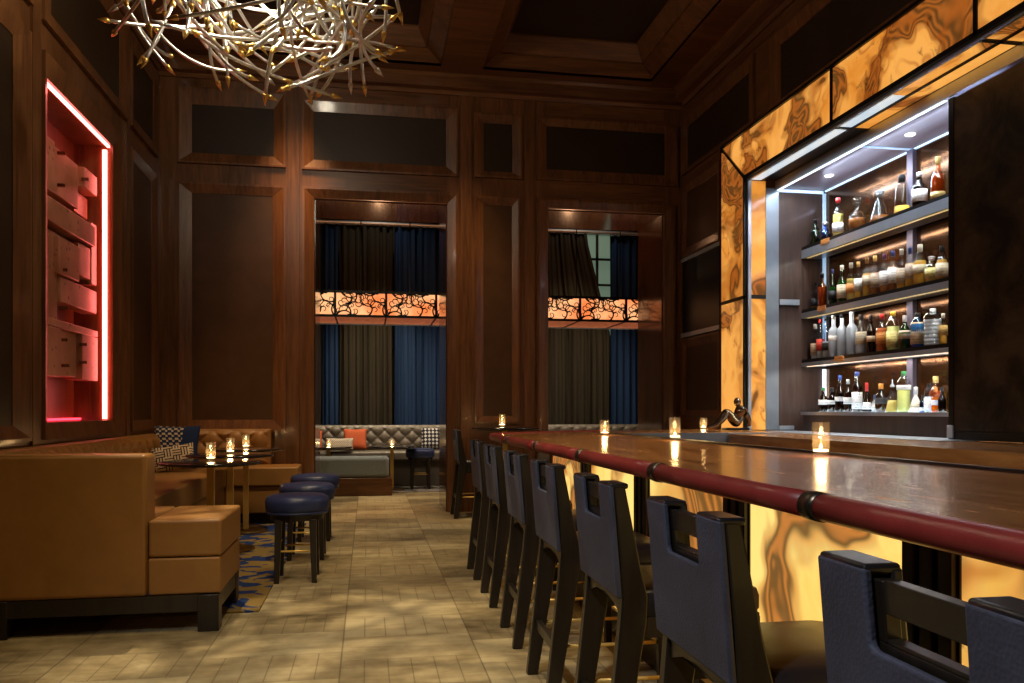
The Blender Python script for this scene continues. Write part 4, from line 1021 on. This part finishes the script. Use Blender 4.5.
tufted((XL+.17, 9.3, .60), (0, -1, 0), (0, 0, 1), 4.0, .35, .05, 200, 30, (1, 0, 0), .25, .26).obj('tufted_panel', 'caramel_leather', bq, smooth=True)
# dark plinth rails and block feet
m = MB()
m.box(XL+.02, -.80, YN+.005, YN+.04, .11, .20).box(-.835, -.80, YN+.04, 5.36, .11, .20).obj('plinth', 'ebony', bq)
for (x, y) in ((-.905, YN+.0), (-.905, 5.27), (-1.96, YN)):
    MB().box(x, x+.11, y, y+.10, .0105 if y > 5 else 0, .20).obj('foot', 'ebony', bq, bevel=.004)
MB().box(-1.50, -1.46, 5.4, 8.9, .02, .12).box(-1.46, -.78, 8.93, 8.96, .02, .12).obj('toe_rail', 'ebony', bq)
for (x, y) in ((-.85, 8.98), (-1.9, 9.3)):
    MB().box(x, x+.08, y, y+.08, 0, .13).obj('foot', 'ebony', bq, bevel=.004)
cushion('cushion', .47, .43, .15, 'cushion_navy', 'navy cushion with pale broken check in the banquette corner', (-1.92, 8.80, .83), R(-8), R(-14))
cushion('cushion', .40, .25, .13, 'cushion_weave', 'small cream basketweave cushion leaning in front of the navy one', (-1.86, 8.42, .735), R(14), R(-18), R(-8))

tag(MB().box(-1.43, -.635, 5.05, 8.9, 0, .010).obj('rug', 'rug_pattern'), 'blue and tan swirl patterned rug under the small tables', 'rug')

# ------------------------------------------------------------------ wall sculpture in the red niche
ws = thing('wall_sculpture', 'stacked pink stone blocks in the red-lit niche', 'sculpture', (XL-.15, 7.1, NZ0))
blk = [(6.37, 6.80, 2.86, 3.255, .02), (6.84, 7.44, 2.89, 3.26, .06), (7.46, 7.80, 3.09, 3.26, .02), (7.46, 7.80, 2.88, 3.066, .10), (6.37, 7.68, 2.62, 2.80, .0), (7.68, 7.82, 2.30, 2.84, .03),
       (6.37, 6.94, 1.905, 2.58, .05), (6.86, 7.32, 2.26, 2.55, .01), (7.36, 7.65, 2.33, 2.60, .03), (6.95, 7.82, 2.05, 2.25, .03), (6.37, 7.82, 1.84, 1.90, .02), (6.37, 6.94, 1.455, 1.835, .02), (7.01, 7.365, 1.47, 1.84, .05), (7.415, 7.82, 1.455, 1.84, .02), (6.95, 7.7, 2.55, 2.61, .10), (7.33, 7.36, 2.26, 2.6, .12)]
for (a, b_, z0, z1, d) in blk:
    MB().box(XL-.23, XL-.075-d, a, b_, z0, z1).obj('stone_block', 'sculpture_stone', ws, bevel=.006)
m = MB()
for (y, z) in ((6.9, 3.2), (6.9, 2.95), (7.45, 3.15), (6.95, 2.3), (6.95, 2.0), (6.95, 1.75), (6.98, 1.55), (7.4, 1.6), (7.4, 1.75)):
    MB().box(XL-.11, XL-.06, y-.012, y+.012, z-.012, z+.012).obj('metal_pin', 'bronze', ws)
for (y, z) in ((7.3, 3.0), (7.1, 2.7), (7.3, 2.15), (6.7, 1.6), (7.2, 1.65)):
    MB().tube([(XL-.318, y, z), (XL-.22, y, z)], .012, 8).obj('mount_pin', 'bronze', ws)
nl = thing('niche_lights', 'red and pink light strips edging the wall niche', 'light', (XL-.1, 7.1, NZ0))
MB().box(XL-.035, XL-.012, NY0+.01, NY1-.02, NZ1-.02, NZ1-.004).obj('top_strip', 'led_pink', nl)
MB().box(XL-.075, XL-.04, NY1-.022, NY1-.004, NZ0+.01, NZ1-.04).obj('side_strip', 'led_pink', nl)
MB().box(XL-.29, XL-.25, NY0+.01, NY1-.03, NZ0+.004, NZ0+.02).obj('bottom_strip', 'led_red', nl)

# ------------------------------------------------------------------ branch chandelier
CC = Vector((-.70, 5.5, 3.86))
ch = thing('branch_chandelier', 'tangled silver branch chandelier with gold tips hanging from the ceiling', 'chandelier', tuple(CC))
rc = random.Random(21)
nb = 0
def branch(p0, d, ln, curl, r):
    pts = [p0.copy()]; dv = d.normalized(); ax = Vector((rc.uniform(-1, 1), rc.uniform(-1, 1), rc.uniform(-1, 1))).normalized(); n = 12
    for i in range(n):
        dv = (Matrix.Rotation(curl/n, 3, ax) @ dv).normalized(); pts.append(pts[-1]+dv*ln/n)
    return pts
def build_branch(pts, r):
    o = MB().tube(pts, [r]*(len(pts)), 8).obj('branch', 'silver_rod', ch, smooth=True)
    for e, q in ((pts[0], pts[1]), (pts[-1], pts[-2])):
        d = (e-q).normalized()
        MB().tube([e-d*.004, e, e+d*.022, e+d*.075], [r*1.02, r*1.6, r*1.35, .001], 8).obj('gold_tip', 'gold_tip', o, smooth=True)
while nb < 96:
    a = rc.uniform(0, 2*PI); rad = .90*math.sqrt(rc.uniform(.05, 1)); z = rc.uniform(-.44, .22)*(1-.25*(rad/.86)**2)
    c = CC+Vector((rad*math.cos(a), rad*math.sin(a), z))
    down = rc.random() < .38
    if down: d = Vector((rc.uniform(-.5, .5), rc.uniform(-.5, .5), -1)); ln = rc.uniform(.3, .5)
    else:
        ta = a+PI/2+rc.uniform(-1, 1); d = Vector((math.cos(ta), math.sin(ta), rc.uniform(-.5, .5))); ln = rc.uniform(.55, 1.1)
    pts = branch(c-d.normalized()*ln*.5, d, ln, rc.uniform(.5, 1.6), .011)
    if any(((q-CC).xy.length > .93 or abs((q-CC+Vector((0, 0, -.02))).z) > .5) for q in pts): continue
    build_branch(pts, rc.uniform(.0105, .0135)); nb += 1
mm = MB(); mt = MB(); nb = 0
while nb < 16:
    a = rc.uniform(0, 2*PI); rad = .85*math.sqrt(rc.uniform(.05, 1)); ta = a+PI/2+rc.uniform(-1.2, 1.2); ln = rc.uniform(.5, 1.0)
    d = Vector((math.cos(ta), math.sin(ta), rc.uniform(-.5, .5)))
    pts = branch(CC+Vector((rad*math.cos(a), rad*math.sin(a), rc.uniform(-.38, .3)))-d*ln*.5, d, ln, rc.uniform(.5, 1.7), .011)
    if any(((q-CC).xy.length > .93 or abs((q-CC).z) > .46) for q in pts): continue
    mm.tube(pts, .0125, 8); nb += 1
    for e, q in ((pts[0], pts[1]), (pts[-1], pts[-2])):
        d = (e-q).normalized(); mm.tube([e-d*.004, e, e+d*.022, e+d*.075], [.0125, .019, .016, .001], 8)
o = mm.obj('branch_tangle', 'silver_rod', ch, smooth=True); o['kind'] = 'stuff'
m = MB()
for k in range(4):
    a = PI/4+k*PI/2; m.tube([CC+Vector((.45*math.cos(a), .45*math.sin(a), .2)), Vector((CC.x+.12*math.cos(a), CC.y+.12*math.sin(a), 5.42))], .004, 6)
m.obj('cable', 'cable', ch)
MB().lathe([(0, 0), (.2, 0), (.2, .05), (0, .05)], 32, (CC.x, CC.y, 5.40)).obj('ceiling_rose', 'bronze', ch)

# ------------------------------------------------------------------ lights
def spot(name, loc, tgt, e, col, size=60, blend=.7, soft=.08):
    l = bpy.data.lights.new(name, 'SPOT'); l.energy = e; l.color = col; l.spot_size = R(size); l.spot_blend = blend; l.shadow_soft_size = soft
    o = bpy.data.objects.new(name, l); COL.objects.link(o); o.location = loc
    o.rotation_euler = (Vector(tgt)-Vector(loc)).to_track_quat('-Z', 'Y').to_euler(); return o
def area(name, loc, tgt, e, col, sx, sy):
    l = bpy.data.lights.new(name, 'AREA'); l.shape = 'RECTANGLE'; l.size = sx; l.size_y = sy; l.energy = e; l.color = col
    o = bpy.data.objects.new(name, l); COL.objects.link(o); o.location = loc
    o.rotation_euler = (Vector(tgt)-Vector(loc)).to_track_quat('-Z', 'Y').to_euler(); return o
def point(name, loc, e, col, soft=.05):
    l = bpy.data.lights.new(name, 'POINT'); l.energy = e; l.color = col; l.shadow_soft_size = soft
    o = bpy.data.objects.new(name, l); COL.objects.link(o); o.location = loc; return o
WARM = (1, .70, .38); WW = (1, .80, .50)
point('chandelier_lamp', (CC.x+.05, CC.y-.05, CC.z+.62), 85, (1, .86, .64), .12)
point('chandelier_lamp', (CC.x-.2, CC.y+.2, CC.z+.02), 9, (1, .86, .64), .03)
for p in ((-2.0, 4.0, 4.6), (.9, 4.3, 4.7)): spot('accent_lamp', p, (CC.x, CC.y, CC.z-.25), 120, (1, .93, .82), 30, .6, .12)
# ceiling downlights
spot('downlight', (.1, 3.4, 5.05), (.25, 4.6, 0), 250, WW, 56)
spot('downlight', (.1, 7.4, 5.05), (.1, 7.9, 0), 420, WW, 50)
spot('downlight', (-1.15, 6.35, 5.35), (-.05, 4.15, 0), 900, WW, 34, .6, .03)
spot('downlight', (-1.3, 2.2, 5.05), (-1.4, 4.6, .5), 165, WARM, 52)
spot('downlight', (-1.2, 7.5, 5.05), (-1.3, 8.8, .6), 200, WARM, 44)
spot('downlight', (-1.7, .2, 4.6), (.75, 2.4, .8), 420, (.88, .92, 1), 66)
spot('downlight', (.2, 4.2, 5.0), (-1.1, 7.0, .4), 170, WARM, 34)  # fill spot added to brighten the brass table columns
spot('downlight', (1.5, 3.2, 5.05), (1.5, 3.4, 1), 70, WARM, 44)
spot('downlight', (1.5, 6.0, 5.05), (1.6, 6.2, 1), 70, WARM, 44)
# wall washers
spot('wall_washer', (-.80, 9.0, 5.0), (-.78, 9.62, 2.9), 330, (1, .56, .26), 46, 1, .2)
spot('wall_washer', (1.1, 8.9, 5.0), (1.3, 9.6, 1.2), 300, (1, .62, .30), 40, 1, .2)
# lounge
spot('lounge_spot', (.2, 12.3, 5.1), (.2, 13.2, .7), 700, WW, 44)
spot('lounge_spot', (.1, 10.8, 5.0), (.1, 11.6, .2), 300, WW, 50)
spot('lounge_spot', (3.4, 12.3, 5.1), (3.4, 13.3, .9), 300, WW, 50)
area('lounge_glow', (1.6, 12.0, 2.45), (1.6, 13.0, .3), 100, (1, .80, .58), 5.2, .5)
for x in (.16, 2.9): spot('soffit_fill', (x, 11.7, 2.83), (x, 10.05, 3.62), 34, (1, .52, .26), 75, 1, .015)  # added spots brightening the opening heads, in place of the pendant's own glow
for x in (.2, 3.6): spot('curtain_fill', (x, 12.7, 5.1), (x, 13.55, 3.6), 26, (1, .85, .65), 90, 1, .1)  # added unseen fill so the upper curtains show
# shelf lights
for yy in (7.25, 6.05): spot('cabinet_spot', (4.38, yy, 3.43), (4.42, yy, 1), 50, (.75, .87, 1), 100, .7, .015)
for z, e in ((3.42, 6), (2.75, 9), (2.134, 8), (1.64, 15)):
    area('shelf_lamp', (4.38 if z > 3 else 4.418, 6.3, z), (4.52, 6.3, z-.9), e, (1, .93, .82), 2.6, .012)
area('header_lamp', (4.16, 6.5, 3.44), (4.45, 6.5, 2.4), 22, (.70, .85, 1), 2.4, .02)
area('ceiling_fill', (4.60, 6.5, 3.28), (4.3, 6.5, 3.46), 4.5, (.66, .72, 1), 2.4, .012)  # added upward fill that brightens the cabinet ceiling

w = bpy.data.worlds.new('world'); sc.world = w; w.use_nodes = True
w.node_tree.nodes['Background'].inputs[0].default_value = (1, .78, .55, 1); w.node_tree.nodes['Background'].inputs[1].default_value = .05

# ------------------------------------------------------------------ camera
cd = bpy.data.cameras.new('camera'); co = bpy.data.objects.new('camera', cd); COL.objects.link(co)
co.location = (0, 0, 1.2); co.rotation_euler = (R(90), 0, R(-10))
cd.sensor_width = 36; cd.lens = 820/1024*36; cd.shift_y = (410-341.5)/1024; cd.clip_start = .05
sc.camera = co
sc.view_settings.view_transform = 'Standard'; sc.view_settings.look = 'None'; sc.view_settings.gamma = 1; sc.view_settings.use_curve_mapping = False
sc.view_settings.exposure = 0
sc.cycles.use_denoising = True; sc.cycles.max_bounces = 8; sc.cycles.transparent_max_bounces = 24
sc.cycles.caustics_reflective = False; sc.cycles.caustics_refractive = False; sc.cycles.sample_clamp_indirect = 4
for o in bpy.data.objects:
    if '_o' in o: del o['_o']
